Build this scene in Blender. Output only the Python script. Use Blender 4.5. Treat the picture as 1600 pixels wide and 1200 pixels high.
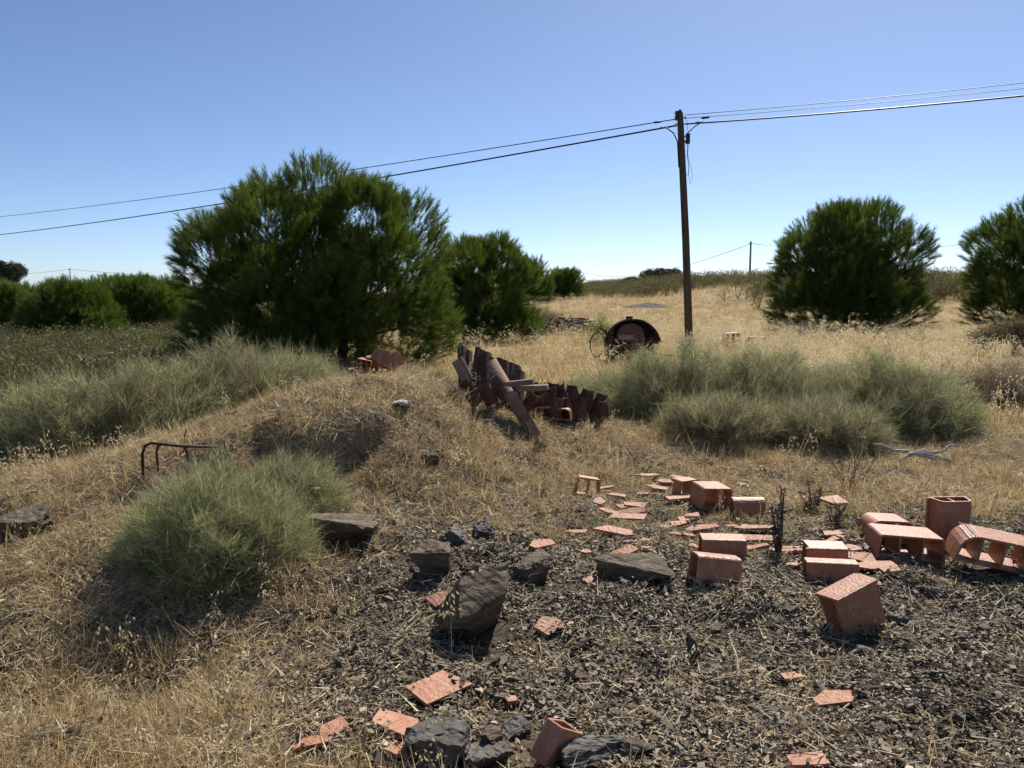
import bpy, bmesh, math, random
import numpy as np
from mathutils import Vector, Matrix, Euler

R = math.radians
for o in list(bpy.data.objects):
    bpy.data.objects.remove(o)
S = bpy.context.scene
COL = S.collection

# ------------------------------------------------------------------ camera, sky, sun
FPX, PITCH, CAMZ = 1230.0, 6.7, 1.6
cam_d = bpy.data.cameras.new('camera')
cam_d.sensor_width = 36.0
cam_d.lens = 36.0 * FPX / 1600.0
cam_d.clip_start = 0.05
cam_d.clip_end = 5000
cam = bpy.data.objects.new('camera', cam_d)
cam.location = (0, 0, CAMZ)
cam.rotation_euler = (R(90 - PITCH), 0, 0)
COL.objects.link(cam)
S.camera = cam

SUN_EL, SUN_AZ = 46.0, 24.0            # azimuth to the right of the view direction (+Y)
w = bpy.data.worlds.new('World')
S.world = w
w.use_nodes = True
nt = w.node_tree
sky = nt.nodes.new('ShaderNodeTexSky')
sky.sky_type = 'NISHITA'
sky.sun_disc = False
sky.sun_elevation = R(SUN_EL)
sky.sun_rotation = R(SUN_AZ)
sky.altitude = 200
sky.air_density = 0.6
sky.dust_density = 0.45
sky.ozone_density = 4.0
bg = nt.nodes['Background']
bg.inputs['Strength'].default_value = 0.092
nt.links.new(sky.outputs['Color'], bg.inputs['Color'])

sun_d = bpy.data.lights.new('sun', 'SUN')
sun_d.energy = 4.8
sun_d.angle = R(0.53)
sun_d.color = (1.0, 0.94, 0.84)
sun = bpy.data.objects.new('sun', sun_d)
sdir = Vector((math.sin(R(SUN_AZ)) * math.cos(R(SUN_EL)), math.cos(R(SUN_AZ)) * math.cos(R(SUN_EL)), math.sin(R(SUN_EL))))
sun.rotation_euler = sdir.to_track_quat('Z', 'Y').to_euler()
sun.location = (20, 40, 60)
COL.objects.link(sun)

S.view_settings.view_transform = 'Standard'
S.view_settings.look = 'None'
S.view_settings.gamma = 1
S.view_settings.exposure = 0.52
S.view_settings.use_curve_mapping = False
S.cycles.adaptive_threshold = 0.03
S.cycles.max_bounces = 4
S.cycles.diffuse_bounces = 2
S.cycles.glossy_bounces = 2
S.cycles.transmission_bounces = 2

# ------------------------------------------------------------------ terrain function
_rs = np.random.RandomState(5)
_tab = _rs.rand(256, 256)
def vnoise(x, y):
    x = np.asarray(x, float); y = np.asarray(y, float)
    xi = np.floor(x).astype(int); yi = np.floor(y).astype(int)
    fx = x - xi; fy = y - yi
    fx = fx * fx * (3 - 2 * fx); fy = fy * fy * (3 - 2 * fy)
    a = _tab[xi & 255, yi & 255]; b = _tab[(xi + 1) & 255, yi & 255]
    c = _tab[xi & 255, (yi + 1) & 255]; d = _tab[(xi + 1) & 255, (yi + 1) & 255]
    return (a * (1 - fx) + b * fx) * (1 - fy) + (c * (1 - fx) + d * fx) * fy - 0.5
def ss(a, b, x):
    t = np.clip((np.asarray(x, float) - a) / (b - a), 0, 1)
    return t * t * (3 - 2 * t)
def gau(x, y, cx, cy, sx, sy, ang=0.0):
    c, s = math.cos(ang), math.sin(ang)
    u = (x - cx) * c + (y - cy) * s
    v = -(x - cx) * s + (y - cy) * c
    return np.exp(-(u / sx) ** 2 - (v / sy) ** 2)
def terrain(x, y):
    x = np.asarray(x, float); y = np.asarray(y, float)
    z = 0.80 * gau(x, y, -1.35, 7.35, 2.3, 1.15, 0.64)
    z = z + 0.16 * gau(x, y, -1.0, 6.4, 0.9, 0.6)
    # undercut earth bank on the near face of the mound
    yb = 6.22 + 0.12 * np.sin(x * 5.0) + 0.25 * (x + 1.5)
    z = z + 0.32 * (1 / (1 + np.exp(-np.clip((y - yb) / 0.035, -30, 30))) - ss(-0.9, 0.5, y - yb)) * ss(-2.15, -1.85, x) * (1 - ss(-1.2, -0.9, x))
    yb2 = 4.95 + 0.08 * np.sin(x * 9.0)
    z = z + 0.15 * (1 / (1 + np.exp(-np.clip((y - yb2) / 0.03, -30, 30))) - ss(-0.6, 0.8, y - yb2)) * ss(-1.55, -1.4, x) * (1 - ss(-0.95, -0.8, x))
    z = z - 0.24 * gau(x, y, -1.75, 3.45, 0.9, 0.55, 0.2)
    z = z + 0.10 * gau(x, y, -2.6, 4.6, 0.8, 0.7)
    z = z - 0.10 * gau(x, y, 0.6, 9.6, 1.6, 0.8)
    z = z - 1.25 * ss(4.5, 11, -x) * ss(8, 16, y)
    z = z - 0.25 * ss(2.5, 5.0, -x) * ss(7.4, 9.5, y) * (1 - ss(12, 16, y))
    z = z + 1.25 * ss(32, 95, y) * ss(-10, 9, x)
    z = z + 1.0 * ss(36, 52, y) * ss(13, 21, x)
    z = z + 1.9 * ss(85, 160, y) * (1 - ss(-60, 0, x)) + 0.3 * ss(95, 170, y) * ss(-60, 0, x)
    d = np.sqrt(x * x + y * y)
    near = 1 - ss(14, 40, d)
    z = z + near * (0.13 * vnoise(x * 0.9 + 7, y * 0.9 + 3) + 0.07 * vnoise(x * 2.3, y * 2.3 + 11)
                    + 0.035 * vnoise(x * 6 + 31, y * 6) + 0.022 * vnoise(x * 14, y * 14 + 5) * (1 - ss(6, 12, d)))
    z = z + (1 - near) * 0.5 * vnoise(x * 0.07, y * 0.07) + 0.5 * ss(50, 90, d) * vnoise(x * 0.03 + 9, y * 0.03)
    return z
T0 = float(terrain(0.0, 0.0))
def H(x, y):
    return terrain(x, y) - T0
cp, sp = math.cos(R(PITCH)), math.sin(R(PITCH))
def ray(px, py):
    a = (px - 800) / FPX; b = -(py - 600) / FPX
    return np.array([a, cp + b * sp, -sp + b * cp])
def at(px, py):
    """ground point seen in pixel (px,py): the ray is marched to the terrain"""
    d = ray(px, py)
    t = np.concatenate([np.arange(1.5, 14, 0.01), np.arange(14, 400, 0.1)])
    below = (CAMZ + t * d[2]) < H(t * d[0], t * d[1])
    k = int(np.argmax(below)) if below.any() else len(t) - 1
    return t[k] * d[0], t[k] * d[1]
def at_depth(px, py, Y):
    d = ray(px, py)
    t = Y / d[1]
    return Vector((t * d[0], Y, CAMZ + t * d[2]))

# ------------------------------------------------------------------ materials
def mat(name):
    m = bpy.data.materials.new(name); m.use_nodes = True
    n = m.node_tree.nodes
    return m, m.node_tree, n['Principled BSDF'], n['Material Output']
def N(nt, t, **kw):
    n = nt.nodes.new(t)
    for k, v in kw.items():
        if k in n.inputs.keys(): n.inputs[k].default_value = v
        else: setattr(n, k, v)
    return n
def ramp(nt, src, stops):
    r = nt.nodes.new('ShaderNodeValToRGB')
    e = r.color_ramp.elements
    while len(e) < len(stops): e.new(0.5)
    for q, (p, c) in zip(e, stops):
        q.position = p; q.color = (*c, 1)
    nt.links.new(src, r.inputs[0])
    return r.outputs[0]
def mixc(nt, fac, a, b, mode='MIX'):
    m = nt.nodes.new('ShaderNodeMix'); m.data_type = 'RGBA'; m.blend_type = mode
    for s, v in ((m.inputs[0], fac), (m.inputs[6], a), (m.inputs[7], b)):
        if hasattr(v, 'links') or hasattr(v, 'is_linked'): nt.links.new(v, s)
        elif isinstance(v, (int, float)): s.default_value = v
        else: s.default_value = (*v, 1)
    return m.outputs[2]
def leaf_mat(name, c_a, c_b, trans=0.35, tcol=None, rough=0.6, spec=0.25):
    """foliage: colour runs from c_a to c_b with the plant's own tint, each blade varies"""
    m, nt, bs, out = mat(name)
    ti = N(nt, 'ShaderNodeAttribute', attribute_type='INSTANCER', attribute_name='tint')
    co = N(nt, 'ShaderNodeAttribute', attribute_type='GEOMETRY', attribute_name='col')
    c = mixc(nt, ti.outputs['Fac'], c_a, c_b)
    c = mixc(nt, 1.0, c, co.outputs['Color'], 'MULTIPLY')
    nt.links.new(c, bs.inputs['Base Color'])
    bs.inputs['Roughness'].default_value = rough
    bs.inputs['Specular IOR Level'].default_value = spec
    tr = N(nt, 'ShaderNodeBsdfTranslucent')
    nt.links.new(c if tcol is None else mixc(nt, 1.0, c, tcol, 'MULTIPLY'), tr.inputs['Color'])
    mx = N(nt, 'ShaderNodeMixShader'); mx.inputs[0].default_value = trans
    nt.links.new(bs.outputs[0], mx.inputs[1]); nt.links.new(tr.outputs[0], mx.inputs[2])
    nt.links.new(mx.outputs[0], out.inputs['Surface'])
    return m
def surf_mat(name, stops, scale=8.0, rough=0.85, bump=0.3, bscale=30.0, spec=0.3, detail=6, stretch=(1, 1, 1), metallic=0.0, extra=None):
    m, nt, bs, out = mat(name)
    tc = N(nt, 'ShaderNodeTexCoord')
    mp = N(nt, 'ShaderNodeMapping'); mp.inputs['Scale'].default_value = stretch
    nt.links.new(tc.outputs['Object'], mp.inputs[0])
    oi = N(nt, 'ShaderNodeObjectInfo')
    va = N(nt, 'ShaderNodeVectorMath', operation='ADD')
    nt.links.new(mp.outputs[0], va.inputs[0]); nt.links.new(oi.outputs['Random'], va.inputs[1])
    nz = N(nt, 'ShaderNodeTexNoise'); nz.inputs['Scale'].default_value = scale; nz.inputs['Detail'].default_value = detail
    nz.inputs['Roughness'].default_value = 0.65
    nt.links.new(va.outputs[0], nz.inputs['Vector'])
    c = ramp(nt, nz.outputs['Fac'], stops)
    if extra: c = extra(nt, c, va.outputs[0])
    nt.links.new(c, bs.inputs['Base Color'])
    bs.inputs['Roughness'].default_value = rough; bs.inputs['Specular IOR Level'].default_value = spec
    bs.inputs['Metallic'].default_value = metallic
    n2 = N(nt, 'ShaderNodeTexNoise'); n2.inputs['Scale'].default_value = bscale; n2.inputs['Detail'].default_value = 8
    nt.links.new(va.outputs[0], n2.inputs['Vector'])
    bp = N(nt, 'ShaderNodeBump'); bp.inputs['Strength'].default_value = bump; bp.inputs['Distance'].default_value = 0.02
    nt.links.new(n2.outputs['Fac'], bp.inputs['Height']); nt.links.new(bp.outputs[0], bs.inputs['Normal'])
    return m
def dust(nt, c, vec):
    n = N(nt, 'ShaderNodeTexNoise'); n.inputs['Scale'].default_value = 22; n.inputs['Detail'].default_value = 5
    nt.links.new(vec, n.inputs['Vector'])
    f = ramp(nt, n.outputs['Fac'], [(0.50, (0, 0, 0)), (0.72, (0.55, 0.55, 0.55))])
    c = mixc(nt, f, c, (0.42, 0.27, 0.19))
    n3 = N(nt, 'ShaderNodeTexNoise'); n3.inputs['Scale'].default_value = 45
    nt.links.new(vec, n3.inputs['Vector'])
    f3 = ramp(nt, n3.outputs['Fac'], [(0.66, (0, 0, 0)), (0.72, (0.75, 0.75, 0.75))])
    return mixc(nt, f3, c, (0.07, 0.04, 0.03))
M = {}
M['terracotta'] = surf_mat('terracotta', [(0.3, (0.27, 0.098, 0.044)), (0.55, (0.36, 0.140, 0.066)), (0.8, (0.43, 0.20, 0.115))], 5, 0.5, 0.25, 60, 0.6, extra=dust)
M['shard'] = surf_mat('shard_clay', [(0.3, (0.30, 0.112, 0.052)), (0.55, (0.40, 0.165, 0.085)), (0.8, (0.46, 0.25, 0.155))], 9, 0.6, 0.6, 50, 0.45, extra=dust)
M['old_tile'] = surf_mat('old_tile', [(0.3, (0.045, 0.027, 0.02)), (0.55, (0.115, 0.060, 0.040)), (0.8, (0.21, 0.135, 0.09))], 7, 0.85, 0.4, 50, 0.25)
M['slate'] = surf_mat('slate_rock', [(0.3, (0.05, 0.038, 0.027)), (0.5, (0.125, 0.096, 0.066)), (0.75, (0.26, 0.205, 0.14))], 6, 0.8, 0.9, 24, 0.2, stretch=(1, 1, 5))
M['slate_blue'] = surf_mat('slate_blue', [(0.3, (0.045, 0.041, 0.036)), (0.55, (0.115, 0.104, 0.088)), (0.8, (0.20, 0.175, 0.14))], 6, 0.7, 0.8, 24, 0.25, stretch=(1, 1, 5))
M['slate_heap'] = surf_mat('slate_heap', [(0.3, (0.10, 0.10, 0.105)), (0.7, (0.19, 0.185, 0.18))], 3, 1.0, 0.5, 12, 0.0)
M['white_stone'] = surf_mat('white_stone', [(0.3, (0.38, 0.35, 0.30)), (0.7, (0.62, 0.59, 0.53))], 8, 0.8, 0.5)
M['rust'] = surf_mat('rust', [(0.3, (0.022, 0.014, 0.011)), (0.55, (0.065, 0.03, 0.018)), (0.8, (0.14, 0.06, 0.035))], 6, 0.75, 0.4, 40, 0.35)
M['red_rust'] = surf_mat('red_rust', [(0.3, (0.07, 0.025, 0.018)), (0.6, (0.16, 0.06, 0.04)), (0.85, (0.24, 0.11, 0.08))], 6, 0.6, 0.3, 40, 0.4)
M['plate'] = surf_mat('plate', [(0.3, (0.20, 0.15, 0.10)), (0.7, (0.36, 0.29, 0.20))], 9, 0.6)
M['pole_wood'] = surf_mat('pole_wood', [(0.3, (0.05, 0.037, 0.027)), (0.6, (0.105, 0.078, 0.056)), (0.8, (0.15, 0.115, 0.085))], 14, 0.85, 0.5, 40, 0.2, stretch=(1, 1, 0.08))
M['old_wood'] = surf_mat('old_wood', [(0.3, (0.10, 0.075, 0.055)), (0.6, (0.21, 0.165, 0.125)), (0.8, (0.30, 0.25, 0.2))], 14, 0.85, 0.5, 40, 0.2, stretch=(0.1, 1, 1))
M['pipe'] = surf_mat('clay_pipe', [(0.3, (0.17, 0.11, 0.08)), (0.6, (0.28, 0.19, 0.14)), (0.8, (0.36, 0.27, 0.21))], 9, 0.85, 0.5, 40, 0.2)
M['concrete'] = surf_mat('concrete', [(0.3, (0.20, 0.19, 0.18)), (0.7, (0.33, 0.32, 0.30))], 4, 0.9, 0.2)
M['black'] = surf_mat('black_plastic', [(0.3, (0.012, 0.012, 0.014)), (0.7, (0.022, 0.022, 0.025))], 5, 0.5, 0.1)
M['bark'] = surf_mat('bark', [(0.3, (0.035, 0.024, 0.018)), (0.6, (0.09, 0.062, 0.045)), (0.8, (0.14, 0.10, 0.075))], 9, 0.9, 0.9, 18, 0.15, stretch=(1, 1, 0.3))
M['twig'] = surf_mat('twig', [(0.3, (0.08, 0.058, 0.045)), (0.7, (0.17, 0.13, 0.10))], 9, 0.9, 0.4)
M['bleached'] = surf_mat('bleached_wood', [(0.3, (0.27, 0.25, 0.22)), (0.7, (0.44, 0.41, 0.36))], 12, 0.85, 0.4)
M['needle'] = leaf_mat('pine_needles', (0.050, 0.092, 0.020), (0.135, 0.195, 0.038), 0.38, (1.25, 1.15, 0.6))
M['oak'] = leaf_mat('oak_leaves', (0.045, 0.055, 0.030), (0.075, 0.085, 0.045), 0.15)
M['broom'] = leaf_mat('broom_twigs', (0.24, 0.18, 0.125), (0.30, 0.325, 0.15), 0.4)
M['scrub'] = leaf_mat('scrub_leaves', (0.15, 0.115, 0.062), (0.165, 0.170, 0.058), 0.3)
M['straw'] = leaf_mat('dry_straw', (0.43, 0.305, 0.155), (0.64, 0.50, 0.275), 0.38)
M['litter'] = leaf_mat('straw_litter', (0.26, 0.20, 0.125), (0.62, 0.51, 0.32), 0.15)
M['oat'] = leaf_mat('oat_husk', (0.60, 0.49, 0.28), (0.78, 0.70, 0.47), 0.42)
M['weed'] = leaf_mat('green_weed', (0.16, 0.19, 0.045), (0.24, 0.27, 0.06), 0.4)
M['chip'] = leaf_mat('slate_chip', (0.15, 0.115, 0.076), (0.43, 0.335, 0.22), 0.0, rough=0.65, spec=0.4)
M['thistle'] = leaf_mat('dead_thistle', (0.10, 0.065, 0.045), (0.20, 0.14, 0.09), 0.2)

def ground_mat():
    m, nt, bs, out = mat('dry_ground')
    g = N(nt, 'ShaderNodeNewGeometry')
    at_ = N(nt, 'ShaderNodeAttribute', attribute_type='GEOMETRY', attribute_name='straw')
    def nz(s, d=8):
        n = N(nt, 'ShaderNodeTexNoise'); n.inputs['Scale'].default_value = s; n.inputs['Detail'].default_value = d
        n.inputs['Roughness'].default_value = 0.7
        nt.links.new(g.outputs['Position'], n.inputs['Vector']); return n.outputs['Fac']
    soil = ramp(nt, nz(7), [(0.3, (0.055, 0.045, 0.034)), (0.5, (0.12, 0.095, 0.066)), (0.72, (0.23, 0.18, 0.12))])
    fine = ramp(nt, nz(60), [(0.35, (0.35, 0.35, 0.35)), (0.65, (1.3, 1.3, 1.3))])
    soil = mixc(nt, 1.0, soil, fine, 'MULTIPLY')
    straw = ramp(nt, nz(3.0), [(0.3, (0.27, 0.195, 0.105)), (0.5, (0.42, 0.32, 0.175)), (0.75, (0.54, 0.43, 0.25))])
    f2 = ramp(nt, nz(25), [(0.35, (0.55, 0.55, 0.55)), (0.65, (1.15, 1.15, 1.15))])
    straw = mixc(nt, 1.0, straw, f2, 'MULTIPLY')
    far = ramp(nt, nz(0.35), [(0.35, (0.8, 0.78, 0.72)), (0.65, (1.1, 1.08, 1.05))])
    straw = mixc(nt, 1.0, straw, far, 'MULTIPLY')
    c = mixc(nt, at_.outputs['Fac'], soil, straw)
    nt.links.new(c, bs.inputs['Base Color'])
    bs.inputs['Roughness'].default_value = 0.95; bs.inputs['Specular IOR Level'].default_value = 0.1
    b = N(nt, 'ShaderNodeBump'); b.inputs['Strength'].default_value = 0.8; b.inputs['Distance'].default_value = 0.03
    nt.links.new(nz(40), b.inputs['Height']); nt.links.new(b.outputs[0], bs.inputs['Normal'])
    return m

# ------------------------------------------------------------------ object helpers
def tag(o, label=None, cat=None, group=None, kind=None):
    if label: o['label'] = label
    if cat: o['category'] = cat
    if group: o['group'] = group
    if kind: o['kind'] = kind
    return o
def mesh_obj(name, V, F, m, parent=None, link=True, smooth=False, col=None):
    me = bpy.data.meshes.new(name)
    me.from_pydata([tuple(v) for v in V], [], [tuple(f) for f in F])
    if m is not None: me.materials.append(m)
    if smooth: me.polygons.foreach_set('use_smooth', [True] * len(me.polygons))
    if col is not None:
        a = me.color_attributes.new('col', 'FLOAT_COLOR', 'POINT')
        c4 = np.ones((len(V), 4), np.float32); c4[:, :3] = np.asarray(col)
        a.data.foreach_set('color', c4.ravel())
    me.update()
    o = bpy.data.objects.new(name, me)
    if link: COL.objects.link(o)
    if parent: o.parent = parent
    return o
def bm_obj(name, bm, m, parent=None, smooth=False):
    me = bpy.data.meshes.new(name)
    bm.normal_update(); bm.to_mesh(me); bm.free()
    if smooth: me.polygons.foreach_set('use_smooth', [True] * len(me.polygons))
    me.materials.append(m)
    o = bpy.data.objects.new(name, me); COL.objects.link(o)
    if parent: o.parent = parent
    return o
def empty(name, loc, rz=0):
    o = bpy.data.objects.new(name, None); COL.objects.link(o)
    o.location = loc; o.rotation_euler = (0, 0, rz); o.empty_display_size = 0.1
    return o
def rest(o, px, py, sink=0.012):
    """set a mesh object down on the ground point seen at a pixel"""
    x, y = at(px, py)
    o.location = (x, y, 0)
    Rm = o.rotation_euler.to_matrix()
    co = np.array([Rm @ (v.co * o.scale[0]) for v in o.data.vertices])
    EXCL.append((x, y, .42 * float(min(np.ptp(co[:, 0]), np.ptp(co[:, 1]))) + .07))
    o.location.z = -float(np.min(co[:, 2] - H(co[:, 0] + x, co[:, 1] + y))) - sink
    return o
class MB:
    def __init__(s): s.V = []; s.F = []
    def add(s, V, F):
        k = len(s.V); s.V += [tuple(v) for v in V]; s.F += [tuple(i + k for i in f) for f in F]
    def box(s, c, d, rot=None):
        m = rot.to_matrix() if rot else Matrix.Identity(3)
        P = [Vector(c) + m @ Vector((x * d[0] / 2, y * d[1] / 2, z * d[2] / 2)) for x in (-1, 1) for y in (-1, 1) for z in (-1, 1)]
        s.add(P, [(0, 1, 3, 2), (4, 6, 7, 5), (0, 4, 5, 1), (2, 3, 7, 6), (0, 2, 6, 4), (1, 5, 7, 3)])
    def tube(s, pts, rad, n=8, caps=True):
        pts = [Vector(p) for p in pts]
        if not hasattr(rad, '__len__'): rad = [rad] * len(pts)
        V = []; F = []
        up = Vector((0.13, 0.21, 0.97))
        for i, p in enumerate(pts):
            t = (pts[min(i + 1, len(pts) - 1)] - pts[max(i - 1, 0)]).normalized()
            a = t.cross(up)
            if a.length < 0.05: a = t.cross(Vector((1, 0, 0)))
            a.normalize(); b = t.cross(a)
            V += [p + rad[i] * (math.cos(2 * math.pi * k / n) * a + math.sin(2 * math.pi * k / n) * b) for k in range(n)]
        for i in range(len(pts) - 1):
            F += [(i * n + k, i * n + (k + 1) % n, (i + 1) * n + (k + 1) % n, (i + 1) * n + k) for k in range(n)]
        if caps: F += [tuple(range(n - 1, -1, -1)), tuple(range((len(pts) - 1) * n, len(pts) * n))]
        s.add(V, F)
    def build(s, name, m, parent=None, smooth=False):
        return mesh_obj(name, s.V, s.F, m, parent, smooth=smooth)

def frames(D, rng, roll=True):
    """euler angles that turn +Z to each direction in D, with a random roll"""
    D = D / np.linalg.norm(D, axis=1, keepdims=True)
    n = len(D)
    a = rng.normal(size=(n, 3)) if roll else np.tile([1.0, 0.01, 0], (n, 1))
    X = a - (a * D).sum(1, keepdims=True) * D
    X /= np.linalg.norm(X, axis=1, keepdims=True)
    Y = np.cross(D, X)
    ry = -np.arcsin(np.clip(X[:, 2], -1, 1)); rx = np.arctan2(Y[:, 2], D[:, 2]); rz = np.arctan2(X[:, 1], X[:, 0])
    return np.stack([rx, ry, rz], 1)
def ground_dirs(x, y, e=0.04):
    gx = (H(x + e, y) - H(x - e, y)) / (2 * e); gy = (H(x, y + e) - H(x, y - e)) / (2 * e)
    return np.stack([-gx, -gy, np.ones_like(gx)], 1)
_gn = {}
def scatter(name, P, rot, scl, tint, variants, rng, parent=None):
    """many small leaves, blades or chips as one object: points + instance-on-points"""
    me = bpy.data.meshes.new(name)
    P = np.asarray(P, np.float32)
    me.vertices.add(len(P)); me.vertices.foreach_set('co', P.ravel())
    for nm, ty, dat, key in (('rot', 'FLOAT_VECTOR', rot, 'vector'), ('scl', 'FLOAT', scl, 'value'), ('tint', 'FLOAT', tint, 'value')):
        a = me.attributes.new(nm, ty, 'POINT'); a.data.foreach_set(key, np.asarray(dat, np.float32).ravel())
    a = me.attributes.new('idx', 'INT', 'POINT'); a.data.foreach_set('value', rng.randint(0, len(variants), len(P)).astype(np.int32))
    me.update()
    o = bpy.data.objects.new(name, me); COL.objects.link(o)
    if parent: o.parent = parent
    key = tuple(v.name for v in variants)
    if key not in _gn:
        g = bpy.data.node_groups.new('scatter_' + name, 'GeometryNodeTree')
        g.interface.new_socket('Geometry', in_out='INPUT', socket_type='NodeSocketGeometry')
        g.interface.new_socket('Geometry', in_out='OUTPUT', socket_type='NodeSocketGeometry')
        gi = g.nodes.new('NodeGroupInput'); go = g.nodes.new('NodeGroupOutput')
        ip = g.nodes.new('GeometryNodeInstanceOnPoints')
        g2i = g.nodes.new('GeometryNodeGeometryToInstance')
        for v in reversed(variants):
            oi = g.nodes.new('GeometryNodeObjectInfo'); oi.inputs['Object'].default_value = v
            g.links.new(oi.outputs['Geometry'], g2i.inputs[0])
        def na(nm, ty):
            q = g.nodes.new('GeometryNodeInputNamedAttribute'); q.data_type = ty; q.inputs['Name'].default_value = nm
            return q.outputs['Attribute']
        er = g.nodes.new('FunctionNodeEulerToRotation')
        g.links.new(na('rot', 'FLOAT_VECTOR'), er.inputs[0])
        g.links.new(gi.outputs[0], ip.inputs['Points']); g.links.new(g2i.outputs[0], ip.inputs['Instance'])
        ip.inputs['Pick Instance'].default_value = True
        g.links.new(na('idx', 'INT'), ip.inputs['Instance Index'])
        g.links.new(er.outputs[0], ip.inputs['Rotation'])
        g.links.new(na('scl', 'FLOAT'), ip.inputs['Scale'])
        g.links.new(ip.outputs[0], go.inputs[0])
        _gn[key] = g
    md = o.modifiers.new('scatter', 'NODES'); md.node_group = _gn[key]
    return o
def blades(rng, base, D, L, W, bend, bright, seg=2):
    """thin curved blades; base (n,3), direction D (n,3), length, width, droop"""
    n = len(base); D = D / np.linalg.norm(D, axis=1, keepdims=True)
    side = np.cross(D, rng.normal(size=(n, 3))); side /= np.linalg.norm(side, axis=1, keepdims=True)
    V = []; F = []; C = []
    L = np.broadcast_to(L, (n,)); W = np.broadcast_to(W, (n,)); bend = np.broadcast_to(bend, (n,)); bright = np.broadcast_to(bright, (n,))
    hd = D.copy(); hd[:, 2] = 0
    hd /= (np.linalg.norm(hd, axis=1, keepdims=True) + 1e-6)
    rows = []
    for k in range(seg + 1):
        t = k / seg
        p = base + D * (L * t)[:, None] + (hd * 0.5 - np.array([0, 0, 1.0])) * (bend * L * t * t)[:, None]
        wd = (W * (1 - 0.85 * t))[:, None] * 0.5
        rows.append((p - side * wd, p + side * wd))
    per = 2 * (seg + 1)
    A = np.stack([q for r in rows for q in r], 1).reshape(-1, 3)
    for i in range(n):
        for k in range(seg):
            a = i * per + 2 * k
            F.append((a, a + 1, a + 3, a + 2))
    C = np.repeat(bright, per)[:, None] * np.ones((1, 3))
    return A, F, C
def proto(name, parts, m):
    V = np.concatenate([p[0] for p in parts]); C = np.concatenate([p[2] for p in parts]); F = []; k = 0
    for p in parts:
        F += [tuple(i + k for i in f) for f in p[1]]; k += len(p[0])
    return mesh_obj(name, V, F, m, link=False, col=C)

rng = np.random.RandomState(11)
random.seed(4)
def udir(n, rng):
    d = rng.normal(size=(n, 3)); return d / np.linalg.norm(d, axis=1, keepdims=True)

# ---- small plant pieces that the masses are made of
def p_needles(i):
    n = 46; t = rng.rand(n)
    base = np.stack([rng.normal(0, .008, n), rng.normal(0, .008, n), t * 0.26], 1)
    a = rng.rand(n) * 6.283; sl = 0.75 - 0.3 * t + rng.normal(0, .12, n)
    D = np.stack([np.cos(a) * sl, np.sin(a) * sl, np.ones(n)], 1)
    st = blades(rng, np.zeros((2, 3)), np.array([[0, 0, 1.], [0.02, 0, 1]]), .28, .014, 0, .55)
    return proto('needle_tuft', [blades(rng, base, D, rng.uniform(.09, .15, n), .0075, .05, rng.uniform(.7, 1.25, n), 1), st], M['needle'])
TUFT = [p_needles(i) for i in range(4)]
def p_leafclump(i):
    n = 40
    base = udir(n, rng) * (rng.rand(n, 1) ** .4) * 0.30
    return proto('leaf_clump', [blades(rng, base, udir(n, rng) + [0, 0, .3], .10, .065, 0, rng.uniform(.7, 1.25, n), 1)], M['oak'])
LEAF = [p_leafclump(i) for i in range(3)]
def p_broom(i):
    n = 32; a = rng.rand(n) * 6.283; t = rng.rand(n)
    base = np.stack([np.cos(a) * .025 * t, np.sin(a) * .025 * t, t * .16], 1)
    sl = rng.uniform(.08, 1.5, n)
    a2 = a + rng.normal(0, 1.2, n)
    D = np.stack([np.cos(a2) * sl, np.sin(a2) * sl, np.ones(n)], 1)
    return proto('broom_tuft', [blades(rng, base, D, rng.uniform(.07, .24, n), .0034, rng.uniform(-.15, .25, n), rng.choice([.3, .6, 1.0, 1.4, 1.9], n), 2)], M['broom'])
BROOM = [p_broom(i) for i in range(4)]
def p_scrub(i):
    n = 120
    base = udir(n, rng) * (rng.rand(n, 1) ** .5) * [.22, .22, .25] + [0, 0, .22]
    lv = blades(rng, base, udir(n, rng) + [0, 0, .8], rng.uniform(.03, .06, n), .014, .1, rng.choice([.45, .8, 1.1, 1.5], n), 1)
    st = blades(rng, np.zeros((14, 3)), udir(14, rng) * .5 + [0, 0, .9], .45, .008, 0, .8, 1)
    return proto('scrub_tuft', [lv, st], M['scrub'])
SCRUB = [p_scrub(i) for i in range(4)]
def p_straw(i, n=20, lo=.06, hi=.26, wd=.0046, spread=.9):
    a = rng.rand(n) * 6.283
    base = np.stack([rng.normal(0, .035, n), rng.normal(0, .035, n), np.full(n, -.012)], 1)
    sl = rng.uniform(.05, spread, n)
    D = np.stack([np.cos(a) * sl, np.sin(a) * sl, np.ones(n)], 1)
    return proto('straw_tuft', [blades(rng, base, D, rng.uniform(lo, hi, n), wd, rng.uniform(0, .6, n), rng.choice([.35, .7, 1.0, 1.25, 1.6], n), 2)], M['straw'])
STRAW = [p_straw(i) for i in range(5)]
MAT_ = [p_straw(i, 28, .04, .17, .0044, 2.8) for i in range(4)]
WEED = []
for i in range(2):
    q = p_straw(i, 26, .05, .16); q.data.materials.clear(); q.data.materials.append(M['weed']); WEED.append(q)
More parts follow.
